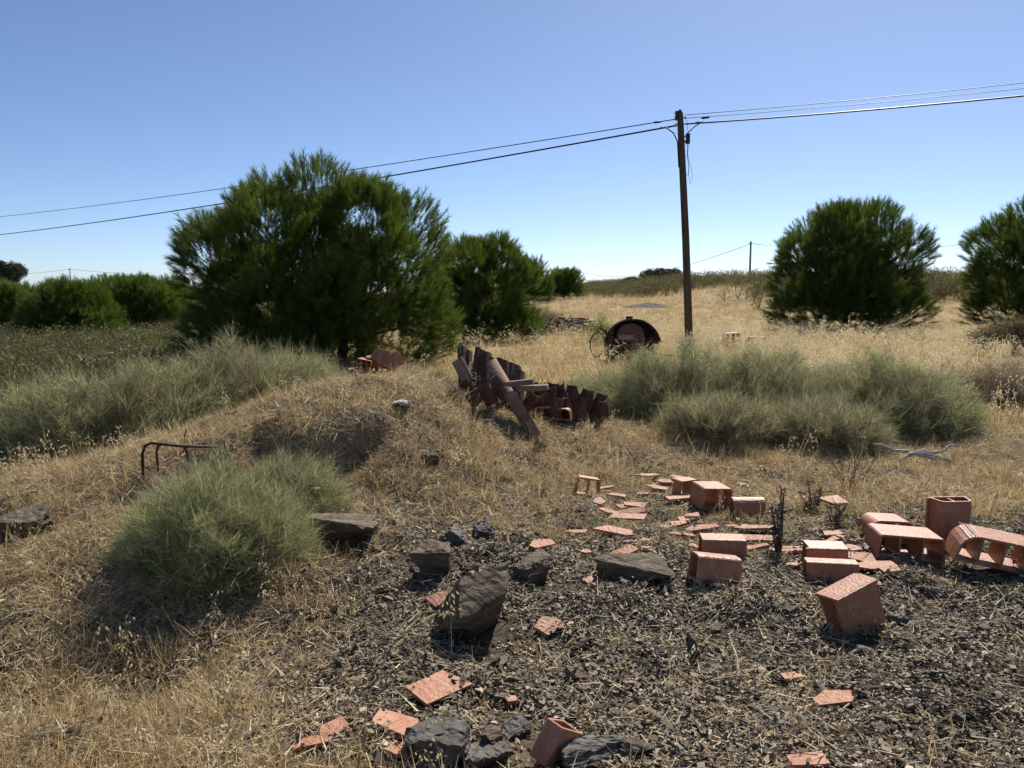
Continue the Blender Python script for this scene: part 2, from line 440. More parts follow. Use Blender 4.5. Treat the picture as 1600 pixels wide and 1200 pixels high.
def p_oat(i, h=.55):
    ns = 3; parts = []
    for s in range(ns):
        a = rng.rand() * 6.283; lean = rng.uniform(.05, .35); hh = h * rng.uniform(.7, 1.1)
        d = np.array([[math.cos(a) * lean, math.sin(a) * lean, 1.0]])
        parts.append(blades(rng, np.array([[0, 0, -.02]]) + rng.normal(0, .012, (1, 3)) * [1, 1, 0], d, hh, .0035, .12, .62, 4))
        k = 9; t = rng.uniform(.55, 1.0, k)
        p = (d / np.linalg.norm(d)) * (hh * t)[:, None] + (np.array([math.cos(a) * .5, math.sin(a) * .5, -1.0])) * (.12 * hh * t * t)[:, None]
        off = udir(k, rng) * [1, 1, .25] * rng.uniform(.02, .05, (k, 1))
        stem = blades(rng, p, off + [0, 0, .012], np.linalg.norm(off, axis=1), .0014, 0, .7, 1)
        tip = p + off
        dd = off * 6 + [0, 0, -.35] + rng.normal(0, .12, (k, 3))
        dd /= np.linalg.norm(dd, axis=1, keepdims=True)
        A = []; F = []
        for q in range(k):                        # each husk: two slim open glumes
            sd = np.cross(dd[q], rng.normal(size=3)); sd /= np.linalg.norm(sd)
            for sg in (-1, 1):
                b = len(A); c = tip[q]; L = .030
                nrm = np.cross(dd[q], sd) * .004
                A += [c, c + dd[q] * L * .4 + sd * .0055 * sg + nrm, c + dd[q] * L + sd * .006 * sg, c + dd[q] * L * .45 - nrm]
                F.append((b, b + 1, b + 2, b + 3))
        parts += [stem, (np.array(A), F, np.full((len(A), 3), 1.1))]
    return proto('oat_stalks', parts, M['oat'])
OAT = [p_oat(i) for i in range(5)]
def p_litter(i):
    n = 26
    base = np.stack([rng.uniform(-.13, .13, n), rng.uniform(-.13, .13, n), rng.uniform(.002, .022, n)], 1)
    a = rng.rand(n) * 6.283
    D = np.stack([np.cos(a), np.sin(a), rng.normal(0, .16, n)], 1)
    return proto('litter_patch', [blades(rng, base, D, rng.uniform(.02, .13, n) , rng.uniform(.002, .007, n), 0, rng.uniform(.4, 1.35, n), 1)], M['litter'])
LITTER = [p_litter(i) for i in range(5)]
def p_chips(i, n=26, big=1.0):
    V = []; F = []; C = []
    for k in range(n):
        c = np.array([rng.uniform(-.11, .11), rng.uniform(-.11, .11), rng.uniform(-.002, .012)])
        L, Wd, T = rng.uniform(.010, .022) * big * rng.choice([1, 1, 1.6, 2.6]), rng.uniform(.007, .017) * big * rng.choice([1, 1, 1.7]), rng.uniform(.002, .005) * big
        m = np.array(Euler((rng.normal(0, .35), rng.normal(0, .35), rng.rand() * 6.28)).to_matrix())
        b = len(V)
        sk = rng.uniform(.4, 1.0, 4)
        for z in (-T, T):
            for q, (x, y) in enumerate(((-1, -.7), (.8, -1), (1, .8), (-.7, 1))):
                V.append(c + m @ np.array([x * L * .5 * sk[q], y * Wd * .6 * sk[(q + 1) % 4], z * .6]))
        F += [(b + 4, b + 5, b + 6, b + 7), (b, b + 1, b + 5, b + 4), (b + 1, b + 2, b + 6, b + 5), (b + 2, b + 3, b + 7, b + 6), (b + 3, b, b + 4, b + 7)]
        br = rng.choice([.3, .6, .9, 1.2, 1.5], p=[.22, .32, .26, .15, .05]); warm = rng.uniform(.9, 1.1)
        C += [[br * warm, br, br / warm]] * 8
    return mesh_obj('chip_patch', V, F, M['chip'], link=False, col=C)
CHIPS = [p_chips(i) for i in range(6)]

# ------------------------------------------------------------------ ground
def grid_lines(segs):
    out = [segs[0][0]]
    for a, b, s0, s1 in segs:
        x = a; k = 0
        while x < b - 1e-6:
            t = (x - a) / (b - a); st = s0 * (s1 / s0) ** t
            x = min(x + st, b); out.append(x)
    return np.array(out)
xp = grid_lines([(0, 4.5, .045, .045), (4.5, 30, .05, .9), (30, 1600, 1.0, 180)])
gx = np.concatenate([-xp[:0:-1], xp])
gy = grid_lines([(-40, 0.6, 6, .3), (0.6, 9.5, .04, .045), (9.5, 60, .05, 1.2), (60, 2600, 1.3, 260)])
XX, YY = np.meshgrid(gx, gy)
ZZ = H(XX, YY)
nx, ny = len(gx), len(gy)
me = bpy.data.meshes.new('ground')
me.vertices.add(nx * ny)
me.vertices.foreach_set('co', np.stack([XX, YY, ZZ], 2).astype(np.float32).ravel())
ii, jj = np.meshgrid(np.arange(nx - 1), np.arange(ny - 1))
q = (jj * nx + ii).ravel()
fa = np.stack([q, q + 1, q + nx + 1, q + nx], 1).astype(np.int32)
me.loops.add(fa.size); me.loops.foreach_set('vertex_index', fa.ravel())
me.polygons.add(len(fa)); me.polygons.foreach_set('loop_start', np.arange(0, fa.size, 4, dtype=np.int32))
me.polygons.foreach_set('use_smooth', np.ones(len(fa), bool))
def grassy(x, y):
    """0 on the stony spoil in front, 1 where dry grass covers the soil"""
    n = vnoise(x * 1.3 + 3, y * 1.3) * 0.9 + vnoise(x * 4, y * 4 + 8) * 0.5
    edge = 5.0 + 0.35 * np.clip(x, -1, 4) * 0 + n * 1.1
    g = ss(-0.35, 0.7, y - edge)
    g = np.maximum(g, ss(0.75, 1.3, -x + n * .5) * (1 - 0.75 * gau(x, y, -1.0, 3.7, .75, .55)) * .9)
    g = np.maximum(g, ss(0.2, .7, -x + n * .4) * (1 - ss(2.5, 3.0, y)))
    g = g * (1 - 0.65 * gau(x, y, 1.2, 5.4, 1.0, .7))
    return np.clip(g, 0, 1)
a = me.attributes.new('straw', 'FLOAT', 'POINT')
stv = np.clip(grassy(XX, YY) * .55 + .45 * ss(9, 15, YY) + 0.5 * vnoise(XX * .5, YY * .5), 0.02, 1)
stv = stv * (1 - .75 * ss(4.5, 9, -XX) * ss(9, 14, YY) * (1 - ss(60, 90, YY)))
a.data.foreach_set('value', stv.astype(np.float32).ravel())
me.materials.append(ground_mat())
me.update(); me.validate()
ground = bpy.data.objects.new('ground', me); COL.objects.link(ground)
tag(ground, 'dry stony ground rising into a low grassy mound and golden field', kind='structure')

EXCL = []
# ------------------------------------------------------------------ trees
def limb(mb, p0, p1, r0, r1, rs, k=5, wob=.08):
    p0 = Vector(p0); p1 = Vector(p1); L = (p1 - p0).length
    pts = []; rad = []
    for i in range(k + 1):
        t = i / k
        q = p0.lerp(p1, t)
        if 0 < i < k: q += Vector((rs.normal(), rs.normal(), rs.normal())) * wob * L * .5
        pts.append(q); rad.append(r0 + (r1 - r0) * t)
    mb.tube(pts, rad, 7)
def crown_pts(rs, c, rad, nl, nt_, lr, zmin, up=.55, skirt=0):
    d = udir(nl, rs); d[:, 2] = np.where(d[:, 2] < -.8, -d[:, 2], d[:, 2])
    hx = np.sqrt(np.maximum(1 - d[:, 2] ** 2, .05)); wx = np.where(d[:, 2] < 0, (1 / hx) ** .5, (1 / hx) ** .25); d[:, 0] *= wx; d[:, 1] *= wx
    f = rs.uniform(.55, .82, (nl, 1))
    f[::5] *= .5
    LC = np.array(c) + d * f * np.array(rad)
    if skirt:                                # low boughs that reach down to the grass
        a = (np.arange(skirt) + rs.uniform(-.3, .3, skirt)) / skirt * 6.283; q = rs.uniform(.5, .8, skirt)
        LC = np.concatenate([LC, np.stack([c[0] + np.cos(a) * q * rad[0], c[1] + np.sin(a) * q * rad[1], zmin + lr * np.mean(rad) * rs.uniform(.45, .9, skirt)], 1)])
        nl += skirt
    LR = lr * np.mean(rad) * rs.uniform(.75, 1.25, nl)
    k = rs.randint(0, nl, nt_)
    o = udir(nt_, rs); o[:, 2] = np.where((o[:, 2] < -.3) & (rs.rand(nt_) < .6), -o[:, 2], o[:, 2])
    P = LC[k] + o * (LR[k] * rs.uniform(.72, 1.0, nt_))[:, None]
    ok = P[:, 2] > zmin + .15 * rs.rand(nt_)
    for i in range(nl):
        dist = np.linalg.norm(P - LC[i], axis=1)
        ok &= (dist > LR[i] * .66) | (k == i)
    P, o = P[ok], o[ok]
    cd = (P - np.array(c)) / np.array(rad)
    D = .55 * o + .35 * cd + np.array([0, 0, up]) + rs.normal(0, .22, P.shape)
    D[:, 2] = np.maximum(D[:, 2], .12)
    return P, D, LC, LR
def pine(label, px, Y, zb, c, rad, nl, nt_, lr, zmin, ts, seed, group, tint=(.2, .7), trunk=.13, multi=1):
    rs = np.random.RandomState(seed)
    x = (px - 800) / FPX * Y
    z = float(H(x, Y)) if zb is None else zb
    t = empty('pine_tree', (x, Y, z - .05))
    P, D, LC, LR = crown_pts(rs, c, rad, nl, nt_, lr, zmin, skirt=18)
    tin = np.clip(rs.uniform(tint[0], tint[1], len(P)) + .0, 0, 1)
    cr = scatter('crown', P, frames(D, rs), ts * rs.uniform(.75, 1.3, len(P)), tin, TUFT, rs, t)
    cr['kind'] = 'stuff'
    mb = MB()
    for q in range(multi):
        dx = (q - (multi - 1) / 2) * .35
        top = Vector((c[0] * .6 + dx * 2.2, c[1] * .6, c[2] * 1.05))
        limb(mb, (dx, 0, -.1), top, trunk, trunk * .45, rs, 5, .03)
    mb.build('trunk', M['bark'], t, True)
    mb = MB()
    for i in range(0, nl, 2):
        s = Vector((0, 0, 0)).lerp(Vector((c[0] * .5, c[1] * .5, c[2])), rs.uniform(.25, .9))
        limb(mb, s, LC[i], trunk * .35, trunk * .1, rs, 4, .06)
    mb.build('branches', M['bark'], t, True)
    tag(t, label, 'tree', group)
    return t
GP = 'stone pines around the field'
pine('big dense dark green pine with several stems standing behind the grassy mound', 505, 18.0, None, (0, 0, 1.85), (3.2, 2.5, 2.28), 84, 19000, .26, .05, 1.05, 1, GP, multi=3, trunk=.14)
pine('smaller pine tucked against the right side of the big pine', 738, 26.0, None, (.25, 0, 1.5), (2.0, 1.8, 1.72), 44, 8000, .30, .15, 1.15, 2, GP)
pine('round pine with a dark shaded underside right of the utility pole', 1322, 35.0, None, (0, 0, 2.5), (3.35, 3.1, 2.95), 76, 12000, .26, .12, 1.5, 3, GP, (.1, .55))
pine('pine cut off by the right edge of the photo', 1640, 32.0, None, (0, 0, 2.6), (3.2, 3.0, 2.9), 64, 9500, .27, .2, 1.5, 4, GP, (.1, .55))
pine('pine just beyond the right end of the pine clump, beside a rounder one', 826, 70.0, None, (0, 0, 1.9), (2.0, 1.9, 1.75), 30, 2400, .32, .1, 2.0, 5, GP, (.1, .5))
pine('small round pine standing alone on the field edge below a far pole', 880, 78.0, None, (0, 0, 1.45), (1.65, 1.6, 1.4), 26, 1900, .34, .1, 2.0, 6, GP, (.15, .55))
pine('broad bushy pine left of the big pine, the darkest of the left row', 112, 44.0, None, (0, 0, 1.4), (2.7, 2.3, 1.85), 46, 6500, .30, .0, 1.7, 7, GP, (.2, .7))
pine('light green pine at the far left edge under the old oak', 12, 52.0, None, (0, 0, 1.6), (2.6, 2.2, 1.7), 46, 6000, .30, .0, 1.8, 8, GP, (.35, .9))
pine('light green pine in the left row, next to the big pine', 222, 50.0, None, (0, 0, 1.7), (2.6, 2.2, 1.75), 46, 6000, .30, .0, 1.8, 9, GP, (.35, .9))
pine('low pine top showing between the pines of the left row', 175, 66.0, None, (0, 0, 1.9), (2.8, 2.2, 1.9), 36, 2600, .32, .0, 2.1, 10, GP, (.3, .8))
pine('pine behind the left row, touching the big pine', 272, 62.0, None, (0, 0, 1.9), (2.6, 2.2, 1.8), 36, 2600, .32, .0, 2.1, 12, GP, (.3, .8))
def oak(label, px, Y, ytop, wpx, seed, group='dark oaks on the skyline'):
    rs = np.random.RandomState(seed)
    x = (px - 800) / FPX * Y; z = float(H(x, Y))
    ht = CAMZ + (455 - ytop) / FPX * Y - z; wd = wpx / FPX * Y / 2
    t = empty('oak_tree', (x, Y, z - .1))
    c = (0, 0, ht * .68); rad = (wd, wd * .8, ht * .34)
    P, D, LC, LR = crown_pts(rs, c, rad, 22, 1500, .36, ht * .25, .2)
    cr = scatter('crown', P, frames(D, rs), 1.6 * rs.uniform(.8, 1.4, len(P)), rs.rand(len(P)), LEAF, rs, t); cr['kind'] = 'stuff'
    mb = MB(); limb(mb, (0, 0, -.2), (0, 0, ht * .6), .22, .12, rs, 4, .03)
    for i in range(0, 22, 3): limb(mb, (0, 0, ht * .4), LC[i], .09, .03, rs, 3, .05)
    mb.build('trunk', M['bark'], t, True)
    return tag(t, label, 'tree', group)
oak('old spreading oak on the skyline at the far left', 14, 130, 414, 62, 21)
oak('small oak on the skyline above the left pine row', 228, 150, 433, 38, 22)
oak('wide dark oak on the skyline left of the utility pole', 1032, 118, 428, 66, 23)
oak('small oak on the skyline left of the wide dark oak', 986, 125, 439, 24, 24)

# ------------------------------------------------------------------ bushes
def bush(label, px, py, rx, ry, h, n, seed, group=None, tint=(.45, 1.0), name='broom_bush', variants=None, ts=1.0, dead=.45, rot=0.0, xy=None, cat='bush'):
    rs = np.random.RandomState(seed)
    x, y = at(px, py) if xy is None else xy
    n = int(n * 1.0)
    t = empty(name, (x, y, float(H(x, y))), rot)
    a = rs.rand(n) * 6.283; rr = np.sqrt(rs.rand(n)); e = rs.rand(n) ** .55
    lump = 1 + .6 * vnoise(np.cos(a) * 2.2 + seed * 7, np.sin(a) * 2.2 + rr * 2) + .5 * vnoise(np.cos(a) * rr * 6 + seed, np.sin(a) * rr * 6)
    th = rr * 1.5
    P = np.stack([np.cos(a) * np.sin(th) * rx, np.sin(a) * np.sin(th) * ry, np.cos(th) * h * lump], 1) * (.25 + .75 * e)[:, None]
    P[:, 2] *= .86
    D = np.stack([np.cos(a) * np.sin(th) * .9, np.sin(a) * np.sin(th) * .9, .55 + .6 * np.cos(th)], 1) + rs.normal(0, .42, (n, 3))
    c, s = math.cos(rot), math.sin(rot)
    wx = x + P[:, 0] * c - P[:, 1] * s; wy = y + P[:, 0] * s + P[:, 1] * c
    P[:, 2] = np.maximum(P[:, 2], 0) + H(wx, wy) - float(H(x, y))
    live = ss(dead - .25, dead + .3, e + rs.normal(0, .16, n))
    ti = live * rs.uniform(tint[0], tint[1], n)
    cr = scatter('foliage', P, frames(D, rs), ts * rs.uniform(.7, 1.25, n), ti, variants or BROOM, rs, t); cr['kind'] = 'stuff'
    mb = MB()
    for i in range(26):
        j = rs.randint(n); q = P[j] * .8
        limb(mb, (q[0] * .12, q[1] * .12, -.03 + H(x + q[0] * .12, y + q[1] * .12) - H(x, y)), q, .009, .003, rs, 4, .08)
    mb.build('stems', M['twig'], t, True)
    return tag(t, label, cat, group)
GB = 'grey green broom bushes'
bush('feathery green broom bush in the left foreground below the rusty frame', 345, 868, .52, .48, .50, 1700, 31, GB, (.6, 1), ts=.62, dead=.35)
bush('right hand part of the foreground broom, low and sparse beside the slate ledge', 455, 800, .34, .34, .32, 700, 32, GB, (.5, .9), ts=.6, dead=.45)
bush('long grey green broom bush behind the mound, the left part sloping down', 0, 0, 1.35, .85, .80, 2300, 33, GB, (.45, .95), xy=(-4.35, 8.3), rot=.5)
bush('grey green broom bush behind the mound with a brownish middle', 0, 0, 1.15, .8, .95, 2300, 34, GB, (.4, .85), xy=(-3.2, 9.5), rot=.5, dead=.55)
bush('green broom bush behind the mound crest in front of the big pine', 0, 0, 1.0, .7, .75, 1600, 35, GB, (.5, 1), xy=(-3.45, 11.6), rot=.3)
bush('large blue green broom bush in front of the utility pole', 1062, 662, 1.0, .9, .88, 2600, 36, GB, (.45, 1.0), dead=.55, ts=.9)
bush('wide green broom bush right of the pole, darker inside', 1200, 664, 1.0, .95, .86, 2500, 37, GB, (.4, .95), dead=.6, ts=.9)
bush('rounded broom bush at the right end of the row by the bleached branch', 1372, 668, 1.1, 1.0, .86, 2700, 38, GB, (.45, 1.0), dead=.55, ts=.9)
bush('low broom in front between the first and second bush of the right row', 1125, 690, .6, .5, .42, 900, 45, GB, (.35, .85), dead=.6, ts=.85)
bush('low broom in front between the second and third bush of the right row', 1285, 695, .6, .5, .45, 900, 46, GB, (.35, .85), dead=.6, ts=.85)
bush('low blue green broom spreading left of the first bush of the right row', 965, 650, .6, .5, .5, 900, 47, GB, (.5, 1), dead=.45, ts=.85)
bush('small grey broom bush between the red brick pile and the stacked tiles', 660, 612, .65, .4, .36, 700, 39, GB, (.3, .8), xy=(-1.35, 11.6))
bush('low blue green broom beside the clay tile lying in the grass', 925, 640, .45, .4, .38, 500, 40, GB, (.6, 1.0))
bush('grey bare bush beside the brushwood heap', 838, 522, 1.2, .8, 1.0, 900, 41, None, (.0, .35), ts=1.6, name='grey_bush')
bush('dark scrubby bush at the right edge below the cut off pine', 1590, 556, 1.0, .8, .75, 260, 42, None, (.0, .4), name='dark_bush', variants=SCRUB, ts=1.1)
bush('bright yellow green bush beside the rusty machine', 940, 540, .42, .4, 1.05, 130, 43, None, (1, 1), name='green_bush', variants=WEED, ts=2.0)
bush('pale dry bush at the right edge of the broom row', 1560, 640, .7, .6, .5, 700, 44, None, (.0, .2), name='dry_bush', ts=1.1)

# ------------------------------------------------------------------ utility poles and wires
def cat_pts(a, b, sag, n=26):
    a = Vector(a); b = Vector(b)
    return [a.lerp(b, i / n) - Vector((0, 0, sag * 4 * (i / n) * (1 - i / n))) for i in range(n + 1)]
PY = 22.0
pb = at_depth(1078, 552, PY); pt = at_depth(1062.5, 171, PY)
pb.z = float(H(pb.x, pb.y)) - .3
up = empty('utility_pole', (pb.x, pb.y, pb.z))
rel = lambda v: Vector(v) - pb
mb = MB(); Lp = (pt - pb)
mb.tube([Vector((0, 0, 0)), Lp * .5 + Vector((.02, 0, 0)), Lp * .93, Lp * .985, Lp * 1.0], [.115, .100, .088, .075, .03], 14)
mb.build('post', M['pole_wood'], up, True)
def on_pole(py):       # point on the pole axis at a pixel height
    z = at_depth(1065, py, PY).z
    t = (z - pb.z) / Lp.z
    return Lp * t
mb = MB()
for dy, sx in ((177, -1), (184, -1), (194, -1), (184, 1), (194, 1)):
    c = on_pole(dy) + Vector((sx * .07, -.02, 0)); mb = MB(); mb.tube([c, c + Vector((sx * .10, 0, 0))], .012, 6); mb.build('bolt', M['rust'], up)
mb = MB()
mb.box(on_pole(181) + Vector((-.10, -.02, 0)), (.07, .09, .24))
mb.build('bracket', M['rust'], up)
mb = MB(); c = on_pole(218) + Vector((.17, -.05, 0))
mb.box(c, (.10, .09, .25)); mb.box(c + Vector((0, 0, .135)), (.11, .10, .02))
mb.build('junction_box', M['black'], up)
mb = MB(); mb.box(c + Vector((-.075, .02, -.06)), (.06, .03, .05)); mb.build('box_clamp', M['rust'], up)
mb = MB()
mb.tube([c + Vector((-.01, 0, -.12)), c + Vector((.0, 0, -.45)), c + Vector((.05, 0, -.72)), c + Vector((.04, 0, -.95)), on_pole(273) + Vector((.09, -.03, 0))], .010, 6)
mb.tube([c + Vector((.03, 0, -.12)), c + Vector((.01, .02, -.4)), c + Vector((.1, .02, -.7)), c + Vector((.16, 0, -1.0)), c + Vector((.1, 0, -1.2)), c + Vector((.04, 0, -.9))], .005, 5)
mb.tube([c + Vector((.0, 0, .14)), c + Vector((-.03, 0, .45)), on_pole(183) + Vector((.1, -.04, 0))], .006, 5)
mb.build('hanging_cable', M['black'], up, True)
mb = MB()
pl = on_pole(199); pr = on_pole(193)
mb.tube([on_pole(262) + Vector((-.10, -.04, 0)), on_pole(222) + Vector((-.11, -.04, 0)), on_pole(208) + Vector((-.2, 0, 0)), on_pole(200) + Vector((-.38, 0, .0)), on_pole(199) + Vector((-.55, .02, 0))], .017, 7)
mb.tube([on_pole(215) + Vector((.08, -.05, 0)), on_pole(207) + Vector((.2, 0, 0)), on_pole(196) + Vector((.42, 0, 0)), on_pole(192) + Vector((.55, 0, 0))], .014, 7)
mb.build('cable_loop', M['black'], up, True)
mb = MB()
for p, d in ((on_pole(192) + Vector((-.62, 0, .02)), -1), (on_pole(184) + Vector((.68, 0, 0)), 1), (on_pole(191.5) + Vector((.5, 0, 0)), 1)):
    mb = MB(); mb.tube([p - Vector((.11, -.02 * d, .012 * 1)), p - Vector((.08, 0, .01)), p + Vector((.08, 0, .01)), p + Vector((.11, 0, .014))], [.010, .03, .03, .010], 8)
    mb.build('cable_clamp', M['black'], up, True)
tag(up, 'leaning wooden utility pole with a junction box and dangling cables', 'utility pole')
GW = 'overhead wires of the near line'
def wire(label, a, b, sag, r, group=None, n=26):
    mb = MB(); pts = cat_pts(a, b, sag, n)
    o0 = pts[0].copy(); mb.tube([p - o0 for p in pts], r, 5)
    o = mb.build('overhead_wire', M['black'], None, True); o.location = o0
    return tag(o, label, 'wire', group)
Pw = lambda py, dx=0: pb + on_pole(py) + Vector((dx, 0, 0))
wire('thick overhead cable running left from the wooden pole, lower of the two', Pw(196, -.1), at_depth(-112, 378, 62), .35, .024, GW)
wire('thin overhead wire running left from the wooden pole, upper of the two', Pw(186, -.1), at_depth(-112, 349, 62), .30, .014, GW)
wire('thick overhead cable running right from the wooden pole', Pw(194, .1), (29, 8.5, 6.75), .42, .021, GW)
wire('thin overhead wire above the thick cable on the right of the pole', Pw(180, .1), (29, 8.5, 6.95), .35, .009, GW)
wire('second thin wire close above the thick cable on the right', Pw(185, .1), (29, 8.5, 6.88), .40, .008, GW)
def far_pole(label, px, ytop, Y):
    x = (px - 800) / FPX * Y; zt = CAMZ + (455 - ytop) / FPX * Y; zg = float(H(x, Y)) - .2
    t = empty('far_pole', (x, Y, zg))
    mb = MB(); mb.tube([(0, 0, 0), (0, 0, zt - zg)], [.17, .11], 8); mb.build('post', M['concrete'], t)
    mb = MB(); mb.box((-.1, -.15, zt - zg - .35), (.34, .12, .12)); mb.build('bracket', M['rust'], t)
    tag(t, label, 'utility pole', 'far concrete poles')
    return Vector((x, Y - .15, zt - .3))
f1 = far_pole('thin concrete pole on the ridge right of the wooden pole', 1168, 378, 105)
f2 = far_pole('distant concrete pole above the small round pine', 887, 417, 215)
f3 = far_pole('distant concrete pole above the left pine row', 116, 419, 200)
GF = 'thin wires of the far line'
wire('thin far wire sagging between the two distant poles near the centre', f2, f1, 3.2, .03, GF)
wire('thin far wire running right from the ridge pole behind the round pine', f1, (66, 92, 9.2), 1.7, .03, GF)
wire('thin far wire going left from the small round pine pole', f2, (-20, 250, 6.0), 1.0, .04, GF)
wire('thin far wire running right from the distant left pole', f3, (-20, 240, 6.6), 2.2, .035, GF)
wire('thin far wire running left from the distant left pole', f3, (-170, 215, 7.0), 1.5, .035, GF)

# ------------------------------------------------------------------ clay blocks
def profile(w, h, r, ins, k=5):
    w2 = w / 2 - ins; zt = h - ins; r = max(r - ins, .004)
    P = [(-w2, ins), (w2, ins)]
    for i in range(k + 1):
        a = i / k * math.pi / 2; P.append((w2 - .012 - r + r * math.cos(a), zt - r + r * math.sin(a)))
    for i in range(k + 1):
        a = math.pi / 2 + i / k * math.pi / 2; P.append((-w2 + .012 + r + r * math.cos(a), zt - r + r * math.sin(a)))
    return P
def block_mesh(name, w, h, l, r, webs, lip=0.0, t=.014, jag=0.0, ribs=0):
    """hollow fired-clay block: thin shell, inner webs, open at both ends"""
    rs = np.random.RandomState(int(w * 1000 + h * 7777 + l * 333 + jag * 999))
    po = profile(w, h, r, 0); pi_ = profile(w, h, r, t); n = len(po)
    mb = MB(); V = []; F = []
    for y0, sg in ((-l / 2, -1), (l / 2, 1)):
        j = jag if sg > 0 else 0
        jj_ = rs.uniform(-j, 0, n)
        V += [(x, y0 + jj_[q], z) for q, (x, z) in enumerate(po)] + [(x, y0 + jj_[q], z) for q, (x, z) in enumerate(pi_)]
    for i in range(n):
        k = (i + 1) % n
        F += [(i, k, 2 * n + k, 2 * n + i), (n + k, n + i, 3 * n + i, 3 * n + k), (k, i, n + i, n + k), (2 * n + i, 2 * n + k, 3 * n + k, 3 * n + i)]
    mb.add(V, F)
    for q in range(webs):
        x = -w / 2 + w * (q + 1) / (webs + 1)
        mb.box((x, -.002 - jag * .5, h / 2), (t * .9, l - .01 - jag, h - 2 * t + .006))
    if lip:
        for sx in (-1, 1): mb.box((sx * (w / 2 + lip / 2 - .004), 0, .012), (lip, l - .006, .020))
    if ribs:
        for q in range(ribs):
            x = (-w / 2 + .05) + (w - .10) * q / (ribs - 1); mb.box((x, 0, h + .0005), (.004, l - .004, .005))
    return mb
def block(label, px, py, dims, rot, sink=.012, m='terracotta', **kw):
    mb = block_mesh('hollow_block', *dims, **kw)
    o = mb.build('hollow_block', M[m])
    bv = o.modifiers.new('edge', 'BEVEL'); bv.width = .003; bv.segments = 2; bv.limit_method = 'ANGLE'
    o.rotation_euler = Euler([R(q) for q in rot])
    rest(o, px, py, sink)
    return tag(o, label, 'clay block', 'hollow clay blocks dumped in the grass')
block('hollow clay block standing on end with open two cell top, right group', 1474, 838, (.25, .13, .28, .05, 1), (90, 0, 4), .02, lip=.015)
block('wide ribbed clay block with rounded shoulder and open cells at the right edge', 1552, 893, (.50, .17, .22, .10, 3), (3, 9, -14), .03, ribs=26)
block('flat topped hollow clay block with shaded open front, right group', 1410, 872, (.40, .15, .24, .02, 2), (0, 3, -6), .02)
block('flat clay block with rounded shoulder half hidden behind the flat topped block', 1384, 842, (.30, .15, .22, .06, 1), (-2, 2, -4), .02)
block('tilted clay block with a stepped top edge nearest the camera', 1318, 985, (.13, .24, .26, .02, 0), (17, 188, 108), .055, lip=.02)
block('clay block with a plain front face, leaning in front of another by the slate slab', 1114, 912, (.15, .15, .25, .03, 0), (8, 5, 97), .015)
block('clay block just behind the leaning one, its top lit by the sun', 1128, 872, (.17, .14, .26, .015, 1), (0, 0, 85), .02)
block('narrow clay block with a lit top edge left of the tilted block', 1297, 905, (.12, .12, .28, .015, 0), (0, 0, 82), .02)
block('broken dark clay block behind the narrow block, open end to the left', 1282, 882, (.17, .12, .26, .02, 1), (0, -4, 84), .02, jag=.05)
block('round topped clay block lying in the grass at the middle of the rubble', 1167, 806, (.16, .14, .24, .065, 0), (0, 0, 91), .02)
block('large lit clay block at the back of the rubble beside a broken one', 1110, 792, (.26, .17, .24, .02, 1), (0, 3, 10), .02)
block('broken dark clay block left of the large lit block', 1068, 772, (.20, .14, .16, .02, 1), (0, 0, 24), .02, jag=.06)
block('broken clay block standing up alone at the left of the rubble', 914, 772, (.21, .15, .14, .02, 1), (0, 10, 8), .02, jag=.09)
block('clay block lying in the grass below the stacked roof tiles', 864, 655, (.40, .12, .25, .05, 1), (2, 3, -10), .02)
block('reddish clay block far off in the field right of the wooden pole', 1142, 545, (.5, .48, .30, .02, 2), (0, -3, 5), .02)
block('pale flat clay block far off in the field beside the reddish one', 1180, 545, (.55, .34, .30, .02, 2), (0, 2, 5), .0)

# ------------------------------------------------------------------ shards and stones
def shard(label, px, py, L, Wd, yaw, tilt=(0, 0), th=.016, seed=None, sink=-.008, m='shard'):
    rs = np.random.RandomState(int(px * 31 + py * 17) % 99991)
    k = rs.randint(4, 6)
    ang = np.sort((np.arange(k) + .5 + rs.uniform(-.28, .28, k)) / k * 6.283)
    P = []
    for a in ang:
        c, s = math.cos(a), math.sin(a); q = 1 / max(abs(c), abs(s)) ** .8
        P.append((c * q * L * 1.35 / 2 * rs.uniform(.82, 1), s * q * Wd * 1.5 / 2 * rs.uniform(.82, 1)))
    bm = bmesh.new()
    top = [bm.verts.new((x, y, th / 2)) for x, y in P]; bot = [bm.verts.new((x * .98 + rs.normal(0, .003), y * .98 + rs.normal(0, .003), -th / 2)) for x, y in P]
    bm.faces.new(top); bm.faces.new(bot[::-1])
    for i in range(k):
        j = (i + 1) % k; bm.faces.new((top[j], top[i], bot[i], bot[j]))
    o = bm_obj('clay_shard', bm, M[m])
    x, y = at(px, py)
    n = Vector(ground_dirs(np.array([x]), np.array([y]), .12)[0]).normalized()
    qn = Vector((0, 0, 1)).rotation_difference(n)
    o.rotation_euler = (qn.to_matrix() @ Euler((R(tilt[0] + rs.normal(0, 4)), R(tilt[1] + rs.normal(0, 4)), R(yaw))).to_matrix()).to_euler()
    rest(o, px, py, sink)
    return tag(o, label, 'clay shard', 'broken clay pieces on the ground')
shard('large orange clay shard lying flat in the lower middle', 686, 1087, .22, .13, 33, (8, 0))
shard('pointed orange clay shard left of the grey slate block at the bottom', 621, 1140, .13, .15, 70, (12, 0))
shard('long low clay shard in straw at the bottom left', 488, 1172, .13, .05, 12)
shard('upper clay shard in straw at the bottom left', 522, 1158, .10, .08, 35, (10, 0))
shard('small clay shard at the bottom edge below the pointed one', 622, 1186, .07, .06, 80)
shard('orange clay shard with grass shadow stripes, middle foreground', 856, 985, .13, .085, 25, (14, 0))
